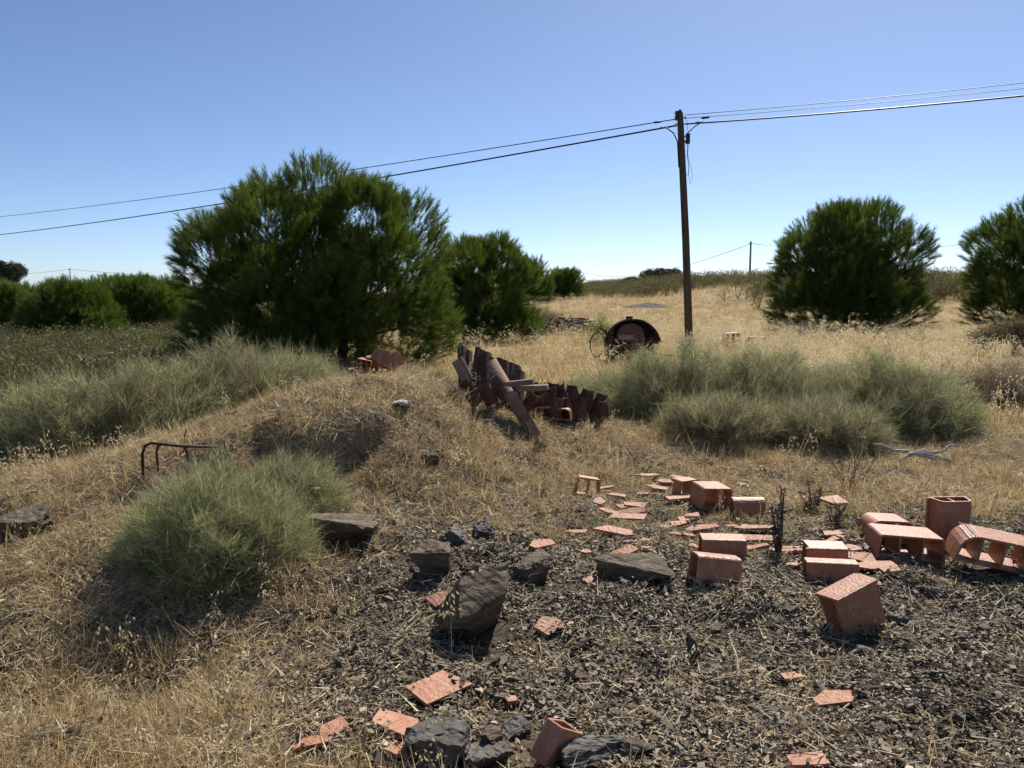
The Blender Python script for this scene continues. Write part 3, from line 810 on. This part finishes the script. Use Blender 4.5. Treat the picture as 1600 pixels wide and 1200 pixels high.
shard('lit clay shard propped on the mossy dark rock', 846, 861, .13, .08, 20, (10, 0), sink=-.03)
shard('thin orange sliver left of the big slate slab', 925, 911, .10, .03, 40, (15, 0))
shard('dark red clay shard beside the tall dark slate', 686, 948, .15, .06, 30, (12, 0))
shard('cracked clay shard at the lower right among oat husks', 1300, 1104, .13, .08, -15)
shard('small dark red shard below the tilted block', 1239, 1065, .08, .05, 10)
shard('clay shard cut off by the bottom edge on the right', 1261, 1194, .12, .07, 5)
shard('clay shard tucked behind the tilted block', 1352, 915, .13, .08, -25)
shard('tiny rust red crumb above the bottom slate stones', 797, 1104, .05, .04, 10)
F_ = [(899, 835, .14, .06, -4), (972, 873, .17, .08, 14), (958, 842, .22, .09, -14), (980, 820, .26, .075, 0), (985, 804, .20, .05, 4), (994, 795, .17, .06, 0), (950, 803, .16, .05, 24),
      (975, 797, .12, .05, 16), (1050, 826, .20, .06, 22), (1068, 818, .12, .05, 30), (1083, 812, .10, .05, -5), (1055, 838, .11, .04, -12), (1004, 850, .06, .05, 40),
      (985, 851, .12, .03, 3), (1060, 783, .22, .07, 24), (1026, 766, .17, .07, -28), (1012, 752, .22, .04, 34), (1038, 757, .12, .05, 10), (945, 768, .15, .03, 28), (935, 790, .09, .06, 40),
      (965, 779, .16, .05, -4), (1005, 775, .10, .05, 20), (1012, 862, .06, .03, -30), (1095, 833, .22, .10, -30), (1150, 825, .12, .04, -8), (1180, 832, .26, .10, -28), (1178, 850, .24, .07, -30),
      (1075, 842, .08, .05, 12), (1165, 868, .22, .06, -20), (1210, 865, .07, .05, 0), (1236, 866, .14, .06, 6), (1303, 850, .16, .05, 30), (1300, 842, .12, .08, 10), (1345, 880, .16, .10, -10),
      (1362, 893, .22, .08, -6), (1390, 893, .08, .07, 10), (1330, 862, .10, .06, 5), (1160, 762, .10, .04, 15), (1257, 783, .12, .06, -30), (1150, 895, .09, .08, 35), (1060, 748, .16, .04, -6),
      (1110, 842, .1, .06, 30), (1085, 860, .08, .05, 0), (915, 868, .06, .04, 20), (1325, 895, .1, .05, -20), (1240, 888, .08, .04, 30)]
ORD = ['leftmost', 'second from left', 'third from left', 'fourth from left', 'fifth from left', 'sixth from left', 'seventh from left', 'eighth from left', 'ninth from left', 'tenth from left', 'eleventh from left', 'twelfth from left', 'thirteenth from left', 'fourteenth from left', 'fifteenth from left', 'sixteenth from left', 'seventeenth from left', 'eighteenth from left']
BANDS = [(0, 765, 'at the back of'), (765, 790, 'in the second row of'), (790, 815, 'in the third row of'), (815, 838, 'in the middle row of'), (838, 855, 'in the fifth row of'), (855, 880, 'in the sixth row of'), (880, 2000, 'in the nearest row of')]
def shard_label(px, py):
    for a, b, w_ in BANDS:
        if a <= py < b:
            k = sorted(q[0] for q in F_ if a <= q[1] < b).index(px)
            return 'flat broken clay piece, %s %s the rubble scatter' % (ORD[k], w_)
for px, py, L, Wd, yaw in F_:
    rs = random.Random(px * 7 + py)
    shard(shard_label(px, py), px, py, L, Wd, yaw, (rs.uniform(2, 14), rs.uniform(-5, 5)), .015)
o = shard('lit clay slab tilted on dead stalks right of the thistle', 1303, 798, .20, .11, 10, (12, -6), .02, sink=-.05)

def rock(label, px, py, dims, rot, seed, m='slate', layers=3, sink=.055, name='slate_rock', cat='rock', group='slate rocks around the spoil'):
    rs = np.random.RandomState(seed)
    bm = bmesh.new(); L, Wd, Hh = [q * 1.2 for q in dims]
    vs = []
    for i in range(15):                     # angular split block
        p = rs.uniform(-1, 1, 3); p /= max(abs(p)) ** .9
        vs.append(bm.verts.new((p[0] * L / 2, p[1] * Wd / 2, np.sign(p[2]) * Hh / 2 * (abs(p[2]) ** .35))))
    r = bmesh.ops.convex_hull(bm, input=vs)
    bmesh.ops.delete(bm, geom=[g for g in bm.verts if not g.link_faces], context='VERTS')
    bmesh.ops.dissolve_limit(bm, angle_limit=R(9), verts=bm.verts, edges=bm.edges)
    bmesh.ops.triangulate(bm, faces=bm.faces)
    for _ in range(3):
        long = [e for e in bm.edges if e.calc_length() > .022]
        if len(bm.faces) < 1500: bmesh.ops.subdivide_edges(bm, edges=long, cuts=1)
        bmesh.ops.triangulate(bm, faces=bm.faces)
    step = rs.normal(0, .035, 40)
    for v in bm.verts:                      # cleavage steps along the bedding
        q = v.co.z / Hh + .5 + .06 * math.sin(v.co.x / L * 5 + seed) + .04 * math.sin(v.co.y / Wd * 7)
        f = 1 + step[int(q * (layers * 3 + 2)) % 40]
        v.co.x = v.co.x * f + rs.normal(0, .003); v.co.y = v.co.y * f + rs.normal(0, .003); v.co.z += rs.normal(0, .0022)
    o = bm_obj(name, bm, M[m])
    o.rotation_euler = Euler([R(q) for q in rot])
    rest(o, px, py, sink)
    return tag(o, label, cat, group)
rock('long flat slate slab with layered face, centre of the foreground', 992, 905, (.36, .22, .12), (12, 10, -12), 1, layers=5)
rock('smooth grey slate plate leaning on the right end of the long slab', 1036, 900, (.15, .13, .06), (10, 34, -20), 2, 'slate_blue', 2)
rock('tall dark wedge of slate with a shadowed face, left of centre', 742, 985, (.20, .34, .26), (22, 28, -35), 3, layers=4, sink=.05)
rock('dark layered slate lump above the tall wedge', 738, 915, (.24, .14, .09), (6, -6, 10), 4, layers=3)
rock('mossy dark slate lump under the propped clay shard', 830, 905, (.18, .16, .15), (10, -8, 30), 5, layers=4)
rock('brown slate block with a pale flat top', 672, 893, (.20, .17, .17), (4, 8, -8), 6, layers=3)
rock('black glossy slate block on the mound foot', 706, 850, (.17, .15, .13), (6, 4, -6), 7, 'slate_blue', 2)
rock('small dark slate beside the black glossy block', 752, 838, (.15, .13, .09), (8, -12, 20), 8, 'slate_blue', 2)
rock('wide dark slate ledge sticking out of the slope by the broom', 528, 850, (.42, .26, .13), (-5, 3, -4), 9, layers=3, sink=.06)
rock('big grey slate block at the bottom edge left of centre', 688, 1192, (.20, .16, .12), (4, -5, 12), 10, 'slate_blue', 3, .02)
rock('small grey slate cube right of the big bottom block', 775, 1172, (.085, .08, .06), (2, 6, -12), 11, 'slate', 2, .01)
rock('flat grey slate flake under the small cube', 752, 1190, (.15, .12, .04), (6, 8, 40), 12, 'slate_blue', 2, .01)
rock('grey slate flake beside the small cube, upper right', 800, 1150, (.12, .08, .03), (14, -10, 30), 13, 'slate_blue', 2, .01)
rock('dark pointed slate stone right of the tall wedge', 772, 1046, (.13, .05, .05), (0, -10, 28), 14, 'slate', 2, .01)
rock('upright pale slate splinter in the foreground', 1086, 1040, (.06, .05, .14), (-24, 4, 10), 15, 'slate', 2, .02)
rock('flat brown slate flake in the lower middle', 905, 1062, (.10, .08, .03), (16, 6, 10), 16, 'slate', 2, .005)
rock('dark slate stone below the leaning clay block', 1160, 965, (.12, .08, .06), (4, 4, -8), 17, 'slate', 2)
rock('pale grey slate stone right of the tilted block', 1405, 978, (.085, .07, .05), (4, -6, 8), 18, 'slate_blue', 2, .01)
rock('smooth grey pebble below the tilted block', 1354, 1027, (.08, .05, .03), (4, 8, -20), 19, 'slate_blue', 2, .006, 'pebble', 'stone')
rock('brown rock on the slope at the left edge', 38, 838, (.28, .2, .2), (8, -9, 15), 20, 'slate', 3, .09)
rock('dark slate stone in grass on the mound face', 674, 722, (.10, .08, .08), (4, 4, 10), 21, 'slate', 2)
rock('white flat stone on top of the mound', 627, 636, (.14, .10, .03), (3, -4, 10), 23, 'white_stone', 2, .005, 'pale_stone', 'stone')
rock('grey slate flake at the bottom edge right of the orange brick end', 925, 1195, (.22, .10, .04), (6, 8, 20), 24, 'slate_blue', 2, .01)
rock('dark slate flake near the bottom in the middle', 990, 1185, (.14, .06, .05), (6, 12, 30), 25, 'slate', 2, .01)
o = block_mesh('b', .10, .16, .14, .01, 0).build('brick_end', M['shard'])
bv = o.modifiers.new('edge', 'BEVEL'); bv.width = .004; bv.segments = 2
o.rotation_euler = Euler((R(58), R(12), R(-40))); rest(o, 882, 1185, .03)
tag(o, 'orange broken brick end with holes sticking up at the bottom edge', 'clay brick')
SP = [(560, 1010), (905, 1010), (640, 1060), (1180, 1090), (1450, 1060), (1500, 1130), (1040, 1100), (1380, 1150), (960, 1040), (1120, 990), (840, 1090), (1230, 960),
                              (1460, 930), (590, 930), (1540, 990), (1020, 980), (1290, 1160), (880, 935), (1100, 1150), (1420, 1110)]
SB = [(0, 970, 'in the farthest band of'), (970, 1035, 'in the second band of'), (1035, 1095, 'in the third band of'), (1095, 2000, 'in the nearest band of')]
for k, (px, py) in enumerate(SP):
    w_, k2 = next((w2, sorted(q[0] for q in SP if a2 <= q[1] < b2).index(px)) for a2, b2, w2 in SB if a2 <= py < b2)
    rock('small slate piece, %s %s the foreground chips' % (ORD[k2], w_), px, py, (random.uniform(.05, .11), random.uniform(.03, .06), random.uniform(.015, .035)),
         (random.uniform(-14, 14), random.uniform(-14, 14), random.uniform(0, 180)), 60 + k, random.choice(['slate', 'slate_blue']), 2, .006, group='small slate pieces of the foreground')

# ------------------------------------------------------------------ stacked roof tiles, bricks, machine
def tile_mesh(L=.46, r0=.10, r1=.075, t=.013, k=8):
    V = []; F = []
    for z, r in ((0, r0), (L, r1)):
        for rr in (r, r - t):
            V += [(rr * math.cos(math.pi * i / k), rr * .85 * math.sin(math.pi * i / k), z) for i in range(k + 1)]
    n = k + 1
    for i in range(k):
        F += [(i, i + 1, 2 * n + i + 1, 2 * n + i), (n + i + 1, n + i, 3 * n + i, 3 * n + i + 1), (i + 1, i, n + i, n + i + 1), (2 * n + i, 2 * n + i + 1, 3 * n + i + 1, 3 * n + i)]
    F += [(0, 2 * n, 3 * n, n), (k, n + k, 3 * n + k, 2 * n + k)]
    me = bpy.data.meshes.new('curved_tile'); me.from_pydata(V, [], F); me.update(); me.materials.append(M['old_tile'])
    return me
TILE = tile_mesh()
def tile(label, x, y, z, rot, s=1.0, group='old curved roof tiles in the stack'):
    o = bpy.data.objects.new('curved_tile', TILE); COL.objects.link(o)
    o.rotation_euler = Euler([R(q) for q in rot]); o.scale = (s, s, s)
    Rm = o.rotation_euler.to_matrix(); co = np.array([Rm @ (v.co * s) for v in TILE.vertices])
    o.location = (x, y, z - float(H(x, y)) - float(np.min(co[:, 2] - H(co[:, 0] + x, co[:, 1] + y))))
    return tag(o, label, 'clay tile', group)
tx, ty = at(765, 640)
dpt = ty
sx_ = lambda px, Y: (px - 800) / FPX * Y
rs = random.Random(8)
Yl = dpt + .25
for i in range(17):                                   # left stack: nested tiles on end, leaning left
    x = sx_(716, Yl) + i * .036; y = Yl + rs.uniform(-.02, .03)
    tile('dark roof tile on end, %s in the stack left row' % ORD[i], x, y, float(H(x, y)) - .03, (rs.uniform(-6, 2), -30 + rs.uniform(-4, 4), -90 + rs.uniform(-8, 8)), 1.02 + rs.uniform(-.08, .05))
for row, (Y, n, x0, st, sc, lab) in enumerate(((dpt + .75, 12, 828, .066, .80, 'roof tile in the stack back row right of the pipe'),
                                               (dpt + .50, 7, 836, .075, .66, 'roof tile in the stack middle row right of the pipe'),
                                               (dpt + .95, 7, 888, .07, .66, 'roof tile in the stack far right row'))):
    for i in range(n):
        x = sx_(x0, Y) + i * st; y = Y + rs.uniform(-.04, .04)
        tile('%s, %s' % (lab, ORD[i]), x, y, float(H(x, y)) - .04, (rs.uniform(-22, 14), rs.uniform(-20, 16), 180 + rs.uniform(-40, 40)), sc * rs.uniform(.85, 1.05))
for px, py, rot, s, lab in ((732, 632, (30, -48, 150), .8, 'roof tile leaning at the left foot of the stack'), (772, 642, (-40, 30, 190), .75, 'roof tile leaning in front of the left row of the stack'),
                            (815, 648, (-30, -40, 170), .7, 'roof tile leaning beside the lower end of the leaning pipe'), (888, 652, (10, -6, 170), .75, 'short roof tile standing at the right foot of the stack')):
    x, y = at(px, py); tile(lab, x, y, float(H(x, y)) - .015, rot, s)
p0 = at_depth(768, 566, dpt + .1); p1 = at_depth(836, 640, dpt - .25)
p1.z = float(H(p1.x, p1.y)) + .02
mb = MB(); d = p0 - p1
mb.tube([Vector((0, 0, 0)), d * .52, d * .525, d * .56, d * .565, d], [.062, .062, .072, .072, .062, .060], 12)
o = mb.build('clay_pipe', M['pipe'], None, True); o.location = p1
tag(o, 'brown clay pipe leaning diagonally across the tile stack', 'pipe')
def plank(label, pxa, pya, pxb, pyb, Y, wd, th, m='old_wood', name='plank', cat='plank'):
    a = at_depth(pxa, pya, Y); b = at_depth(pxb, pyb, Y - .06); d = b - a
    mb = MB(); mb.box((0, 0, 0), (d.length, wd, th))
    o = mb.build(name, M[m]); o.location = (a + b) / 2; o.rotation_euler = d.to_track_quat('X', 'Z').to_euler()
    bv = o.modifiers.new('edge', 'BEVEL'); bv.width = .004
    return tag(o, label, cat)
plank('short pale plank lying across the pipe, the upper one', 786, 601, 834, 596, dpt - .02, .10, .05)
plank('brown plank lying just under the pale one on the tile stack', 806, 607, 856, 605, dpt + .02, .12, .05, 'pipe')
plank('red brown board standing upright at the front of the tile stack', 864, 606, 866, 652, dpt - .12, .03, .20, 'old_tile')
plank('narrow board leaning at the top left of the tile stack', 714, 562, 730, 592, dpt + .15, .03, .13, 'old_wood')
bxx, byy = at(585, 590)
Yb = 14.4
for k, (px, py, rot, dm) in enumerate([(557, 580, (0, 0, 5), (.30, .2, .11)), (572, 580, (0, 20, 15), (.30, .2, .11)), (590, 582, (10, 0, -10), (.32, .2, .12)), (603, 580, (70, 20, 10), (.34, .2, .12)),
                                       (612, 581, (80, -25, 30), (.30, .18, .11)), (582, 570, (5, -8, 20), (.28, .2, .11)), (597, 568, (60, 10, -20), (.30, .2, .11)), (568, 571, (0, 10, -10), (.26, .2, .1))]):
    mb = block_mesh('b', dm[0] * 1.15, dm[2] * 1.3, dm[1] * 1.1, .01, 2)
    o = mb.build('red_brick', M['terracotta']); o.rotation_euler = Euler([R(q) for q in rot])
    x = sx_(px, Yb); y = Yb + (k % 3) * .12
    co = np.array([o.rotation_euler.to_matrix() @ v.co for v in o.data.vertices])
    zb = float(np.min(co[:, 2])); base = float(H(x, y)) + (.10 if k < 5 else .24)
    o.location = (x, y, base - zb)
    tag(o, 'red hollow brick, %s %s of the pile' % (ORD[k] if k < 5 else ORD[{7: 0, 5: 1, 6: 2}[k]], 'in the bottom layer' if k < 5 else 'on top'), 'brick', 'red bricks piled behind the mound')
def machine():
    Y = 18.6; x = sx_(985, Y); z = float(H(x, Y))
    t = empty('rusty_machine', (x, Y, z), R(-8))
    def part(name, m, fn, smooth=False):
        mb = MB(); fn(mb); return mb.build(name, M[m], t, smooth)
    def hood(mb):                                    # arched guard over the drum
        k = 16; V = []; F = []
        for y, in ((-.28,), (.30,)):
            for rr in (.56, .525):
                V += [(.04 + rr * math.cos(R(8) + i / k * R(166)), y, .34 + rr * 1.02 * math.sin(R(8) + i / k * R(166))) for i in range(k + 1)]
        n = k + 1
        for i in range(k):
            F.extend([(i, i + 1, 2 * n + i + 1, 2 * n + i), (n + i + 1, n + i, 3 * n + i, 3 * n + i + 1), (i + 1, i, n + i, n + i + 1), (2 * n + i, 2 * n + i + 1, 3 * n + i + 1, 3 * n + i)])
        F.extend([(0, 2 * n, 3 * n, n), (k, n + k, 3 * n + k, 2 * n + k)])
        mb.add(V, F)
    part('arched_hood', 'rust', hood, False)
    def back(mb):
        k = 16; P = [(.04 + .53 * math.cos(i / k * math.pi), .34 + .53 * 1.02 * math.sin(i / k * math.pi)) for i in range(k + 1)]; n = k + 1
        mb.add([(x_, .24, z_) for x_, z_ in P] + [(x_, .27, z_) for x_, z_ in P], [tuple(range(n)), tuple(range(2 * n - 1, n - 1, -1))])
    part('back_plate', 'rust', back)
    part('hood_cap', 'rust', lambda mb: mb.box((-.03, -.1, .925), (.13, .2, .07)))
    def drum(mb):
        mb.tube([(0, -.36, .55), (0, -.33, .55), (0, .2, .55)], [.22, .27, .27], 18)
        mb.box((0, -.06, .42), (.54, .5, .24))
    part('drum', 'red_rust', drum, True)
    part('name_plate', 'plate', lambda mb: mb.box((-.08, -.375, .52), (.30, .012, .10)))
    part('crossbar', 'rust', lambda mb: mb.box((.0, -.34, .39), (.56, .06, .09)))
    def fins(mb):
        for i in range(6): mb.box((.26 + .012 * i, -.30, .33 - .055 * i), (.17, .10, .02), Euler((0, R(28), 0)))
    part('louvre', 'rust', fins)
    def frame(mb):
        for sx in (-.42, .42): mb.box((sx, 0, .17), (.07, .5, .36))
        mb.box((0, .24, .2), (.9, .05, .4)); mb.box((0, -.2, .05), (.8, .06, .08))
    part('frame', 'rust', frame)
    part('side_lever', 'rust', lambda mb: mb.tube([(-.62, -.2, .72), (-.5, -.2, .66), (-.44, -.15, .45), (-.5, -.1, .3)], .022, 6))
    part('drawbar', 'rust', lambda mb: mb.tube([(.45, -.2, .16), (1.15, -.32, .08)], .018, 6))
    hp = [(-.66 + .13 * math.cos(q / 14 * 4.2 + 1.35), -.3, .34 + .26 * math.sin(q / 14 * 4.2 + 1.35)) for q in range(15)]
    part('hoop', 'rust', lambda mb: mb.tube(hp, .014, 6))
    t.scale = (1.18, 1.2, 1.08)
    tag(t, 'rusty abandoned machine with arched hood and pale plate in the dry grass', 'machine')
machine()
# bent rusty tubes on the mound
g0 = at(224, 752); zz = float(H(*g0))
mb = MB()
mb.tube([(0, 0, -.05), (.005, 0, .20), (.02, .01, .255), (.06, .02, .275), (.25, .06, .245), (.48, .2, .21)], .011, 7)
mb.tube([(.075, .08, -.02), (.08, .06, .20), (.095, .05, .245), (.13, .035, .262)], .009, 7)
mb.tube([(.26, .22, -.02), (.27, .12, .2), (.28, .07, .24)], .009, 7)
o = mb.build('bent_tube_frame', M['rust'], None, True); o.location = (g0[0], g0[1], zz)
tag(o, 'rusty bent tube frame sticking out of the mound above the broom', 'metal frame')
g0 = at(288, 694); zz = float(H(*g0))
mb = MB(); mb.tube([(.02, 0, .12), (0, 0, .03), (.01, 0, .015), (.22, .02, .03), (.33, .04, .05)], .006, 6)
o = mb.build('rusty_rod', M['rust'], None, True); o.location = (g0[0], g0[1], zz)
tag(o, 'thin rusty bent rod lying behind the tube frame', 'metal rod')
# bleached dead branch
g0 = at(1425, 722); zz = float(H(*g0)); rs2 = np.random.RandomState(3)
t = empty('dead_branch', (g0[0], g0[1], zz - .01)); t.scale = (1.15, 1.15, 1.5)
for e in ((-.36, -.05, .13), (.40, .0, .12), (.46, -.08, .03), (-.2, -.1, .02), (.25, -.12, -.0)):
    mb = MB(); limb(mb, (0, 0, .06), e, .014, .006, rs2, 5, .07); mb.build('branch', M['bleached'], t, True)
tag(t, 'bleached forked dead branch in front of the right broom bush', 'branch')
# brushwood heap and slate heap
rs3 = np.random.RandomState(9)
bx0, by0 = at(882, 523); zz = float(H(bx0, by0))
t = empty('brushwood_heap', (bx0, by0, zz))
mb = MB()
for i in range(420):
    a = rs3.rand() * 6.283; r = math.sqrt(rs3.rand())
    x = r * math.cos(a) * 2.1; y = r * math.sin(a) * 1.3; zt = .85 * (1 - r ** 1.6) * rs3.uniform(.5, 1)
    b = rs3.rand() * 6.283; L = rs3.uniform(.3, .9)
    limb(mb, (x, y, zt), (x + math.cos(b) * L, y + math.sin(b) * L * .7, max(zt + rs3.uniform(-.25, .1), .02)), .022, .008, rs3, 2, .08)
mb.build('sticks', M['twig'], t)['kind'] = 'stuff'
tag(t, 'heap of grey brown dead brushwood right of the pine clump', 'brush heap')
bx0, by0 = at(1012, 480); zz = float(H(bx0, by0))
k = 18; V = [(0, 0, .75)]; F = []
for ring in (1, 2, 3):
    for i in range(k):
        a = i / k * 6.283; q = ring / 3
        V.append((math.cos(a) * 3.0 * q * rs3.uniform(.85, 1.1), math.sin(a) * 2.2 * q * rs3.uniform(.85, 1.1), .75 * (1 - q) ** 1.2 + rs3.normal(0, .03) - (.25 if ring == 3 else 0)))
for i in range(k):
    j = (i + 1) % k; F.append((0, 1 + i, 1 + j))
    for ring in (0, 1): F.append((1 + ring * k + i, 1 + (ring + 1) * k + i, 1 + (ring + 1) * k + j, 1 + ring * k + j))
o = mesh_obj('slate_heap', V, F, M['slate_heap'], smooth=False); o.location = (bx0, by0, zz); o.scale = (.8, .8, .45)
tag(o, 'low grey heap of slate spoil far off in the field', 'heap')

# ------------------------------------------------------------------ single plants that stand out
def oat_plant(label, px, py, s, rz=0, lean=(0, 0)):
    v = OAT[(px + py) % len(OAT)]
    x, y = at(px, py)
    o = bpy.data.objects.new('wild_oat_plant', v.data); COL.objects.link(o)
    o.location = (x, y, float(H(x, y))); o.rotation_euler = (R(lean[0]), R(lean[1]), rz); o.scale = (s, s, s)
    return tag(o, label, 'wild oat')
oat_plant('wild oat with pale husks in front of the tall dark slate wedge', 704, 1035, .8, .4)
oat_plant('wild oat with pale husks left of the slate wedge, leaning over the gravel', 650, 1040, .6, 2, (0, -25))
oat_plant('wild oat in the shade below the left foreground broom', 165, 1075, .75, 1)
oat_plant('pair of wild oats right of the shaded hollow at lower left', 232, 1090, .6, 3)
oat_plant('wild oat standing in the straw at the bottom left', 165, 1130, .5, 4)
oat_plant('wild oat above the large orange shard', 590, 1060, .5, 5)
oat_plant('pale wild oats at the left end of the long broom bush', 60, 765, .9, 2)
oat_plant('wild oats in front of the middle broom bush', 1255, 735, .85, 1)
oat_plant('fallen oat heads beside the upright slate splinter', 1110, 1085, .6, 1, (68, 10))
oat_plant('fallen oat heads by the cracked shard at lower right', 1250, 1120, .6, 2.5, (66, -20))
oat_plant('fallen oat heads at the lower middle right', 1150, 1130, .6, 4, (70, 10))
def stalks(label, px, py, n, h, name, m, cat, seed, leaves=0, spread=.3, r=.004):
    rs = np.random.RandomState(seed); x, y = at(px, py)
    t = empty(name, (x, y, float(H(x, y))))
    mb = MB(); tips = []
    for i in range(n):
        a = rs.rand() * 6.283; q = rs.uniform(.2, 1) * spread; hh = h * rs.uniform(.6, 1)
        e = Vector((math.cos(a) * q * h, math.sin(a) * q * h, hh)); limb(mb, (0, 0, -.02), e, r, r * .4, rs, 5, .05); tips.append(e)
    mb.build('stalk', m, t, True)
    if leaves:
        P = np.array([np.array(tips[rs.randint(n)]) * rs.uniform(.15, 1.0) + rs.normal(0, .012, 3) for _ in range(leaves)])
        V, F, C = blades(rs, P, udir(leaves, rs) + [0, 0, .1], rs.uniform(.03, .07, leaves), .012, .3, rs.uniform(.6, 1.2, leaves), 2)
        mesh_obj('dry_leaves', V, F, M['thistle'], t, col=C)
    return tag(t, label, cat)
stalks('tall dead dark thistle in the middle of the clay rubble', 1216, 868, 5, .42, 'dead_thistle', M['twig'], 'thistle', 1, 130, .16, .008)
stalks('dead thistle clump right of the tall one, beside a lit tile piece', 1268, 800, 7, .26, 'dead_thistle', M['twig'], 'thistle', 2, 110, .5, .006)
stalks('dead stalks under the tilted clay slab', 1303, 822, 8, .18, 'dead_thistle', M['twig'], 'thistle', 5, 60, .6, .006)
stalks('fan of thin red brown dry stems left of the bleached branch', 1325, 770, 16, .5, 'dry_weed', M['old_tile'], 'dry plant', 3, 0, .6, .003)
stalks('tall brown dry weed stems beside the rusty machine', 950, 572, 14, .95, 'dry_weed', M['old_tile'], 'dry plant', 4, 60, .22, .007)

# ------------------------------------------------------------------ scattered ground cover
def polar(n, r0, r1, p=1.0, az=41, rng=rng):
    u = rng.rand(n); q = 2 - p * 1.0
    if abs(q) < 1e-3: r = r0 * (r1 / r0) ** u
    else: r = (r0 ** q + u * (r1 ** q - r0 ** q)) ** (1 / q)
    a = R(az) * (2 * rng.rand(n) - 1)
    return r * np.sin(a), r * np.cos(a)
def cover(name, label, cat, n, r0, r1, p, variants, keep, s_lo, s_hi, tintf, grow=0.0, lean=.15, sink=0.0):
    x, y = polar(n, r0, r1, p)
    k = rng.rand(n) < keep(x, y)
    for ex, ey, er in EXCL: k &= (x - ex) ** 2 + (y - ey) ** 2 > er * er
    x, y = x[k], y[k]
    D = ground_dirs(x, y) + rng.normal(0, lean, (len(x), 3)) * [1, 1, 0]
    r = np.hypot(x, y)
    s = rng.uniform(s_lo, s_hi, len(x)) * (1 + grow * np.maximum(r - 6, 0))
    o = scatter(name, np.stack([x, y, H(x, y) - sink], 1), frames(D, rng), s, np.clip(tintf(x, y), 0, 1), variants, rng)
    return tag(o, label, cat, kind='stuff')
far_dry = lambda x, y: 1 - .85 * ss(4.5, 8.5, -x) * ss(9.5, 13, y)
cover('slate_chips', 'small slate chips and gravel strewn over the bare ground', 'gravel', 20000, 1.7, 7.5, 1.1, CHIPS,
      lambda x, y: 1.0 - .88 * grassy(x, y), .7, 1.25, lambda x, y: .30 + .9 * vnoise(x * 1.7, y * 1.7) + rng.normal(0, .15, len(x)), lean=.1)
cover('straw_litter', 'broken straw and dead stems lying on the ground', 'straw litter', 19000, 1.7, 12, 1.1, LITTER,
      lambda x, y: .55 + .45 * grassy(x, y), .6, 1.2, lambda x, y: .45 + .8 * vnoise(x * 1.1 + 4, y * 1.1) + rng.normal(0, .2, len(x)), lean=.1)
cover('dry_grass_mat', 'matted low dry grass on the mound and around the rubble', 'dry grass', 27000, 1.8, 16, 1.25, MAT_,
      lambda x, y: np.clip(grassy(x, y) * (.75 + 1.0 * vnoise(x * 2.2, y * 2.2)), .03, 1), .6, 1.15,
      lambda x, y: .45 + .9 * vnoise(x * .9, y * .9 + 2) + rng.normal(0, .2, len(x)), grow=.05)
cover('dry_grass', 'golden dry grass standing in tufts on the mound', 'dry grass', 20000, 1.8, 22, 1.25, STRAW,
      lambda x, y: far_dry(x, y) * np.clip(grassy(x, y) * (.5 + 1.5 * vnoise(x * 1.6 + 9, y * 1.6)), .012, 1), .5, 1.15,
      lambda x, y: .45 + .9 * vnoise(x * .8 + 20, y * .8) + rng.normal(0, .2, len(x)), grow=.03)
cover('field_grass', 'pale dry grass of the open field behind the rubble', 'dry grass', 30000, 11, 110, 1.55, STRAW,
      lambda x, y: far_dry(x, y) * ss(-11, -5, x + .12 * y) * np.clip(.65 + 1.1 * vnoise(x * .5, y * .5), .1, 1), 1.0, 1.9,
      lambda x, y: .55 + .9 * vnoise(x * .25, y * .25) + rng.normal(0, .15, len(x)), grow=.015)
cover('wild_oats', 'tall pale wild oats seeding across the field behind the broom bushes', 'wild oats', 13000, 10.3, 36, 1.3, OAT,
      lambda x, y: ss(10.2, 11, y) * ss(1.5, 5, x) * np.clip(.5 + 1.2 * vnoise(x * .6, y * .6), 0, 1) + .10 * ss(-2, 0, x), .75, 1.25,
      lambda x, y: rng.rand(len(x)), grow=.012)
cover('sparse_oats', 'thin wild oat stalks scattered over the foreground', 'wild oats', 420, 1.9, 8.5, 1.2, OAT,
      lambda x, y: .2 + .6 * grassy(x, y), .35, .7, lambda x, y: rng.rand(len(x)), lean=.35)
cover('green_weeds', 'small patches of fresh green grass among the dry stems', 'grass', 6500, 2.2, 12, 1.2, WEED,
      lambda x, y: .10 * ss(.12, .3, vnoise(x * 1.1 + 40, y * 1.1)) + .8 * gau(x, y, .1, 8.6, .9, .4) + .55 * gau(x, y, 2.6, 4.9, 1.0, .8), .55, 1.35,
      lambda x, y: rng.rand(len(x)))
def scrub_keep(x, y):
    left = ss(5.0, 7.5, -x) * ss(10, 13, y) * (1 - ss(48, 58, y)) * np.clip(.75 + 1.2 * vnoise(x * .5, y * .5), .05, 1)
    return left
cover('scrubland', 'low brown green scrub covering the hollow left of the pines', 'scrub', 7500, 10, 60, 1.15, SCRUB, scrub_keep, 1.3, 2.5,
      lambda x, y: .5 + 1.3 * vnoise(x * .3, y * .3 + 5) + rng.normal(0, .2, len(x)), grow=.006)
def ridge_keep(x, y):
    r1 = ss(78, 86, y + 4 * vnoise(x * .1, y * .1)) * (1 - ss(100, 115, y)) * ss(6, 12, x)
    r2 = ss(44, 49, y + 5 * vnoise(x * .15, y * .15)) * (1 - ss(60, 66, y)) * ss(15, 21, x)
    r3 = ss(120, 130, y) * (1 - ss(180, 200, y)) * .9
    return np.maximum(np.maximum(r1, r2), r3)
cover('ridge_scrub', 'dark dry scrub along the ridge behind the field', 'scrub', 16000, 42, 200, 1.0, SCRUB, ridge_keep, 2.4, 4.6,
      lambda x, y: .55 + .8 * vnoise(x * .2, y * .2 + 5) + rng.normal(0, .2, len(x)))
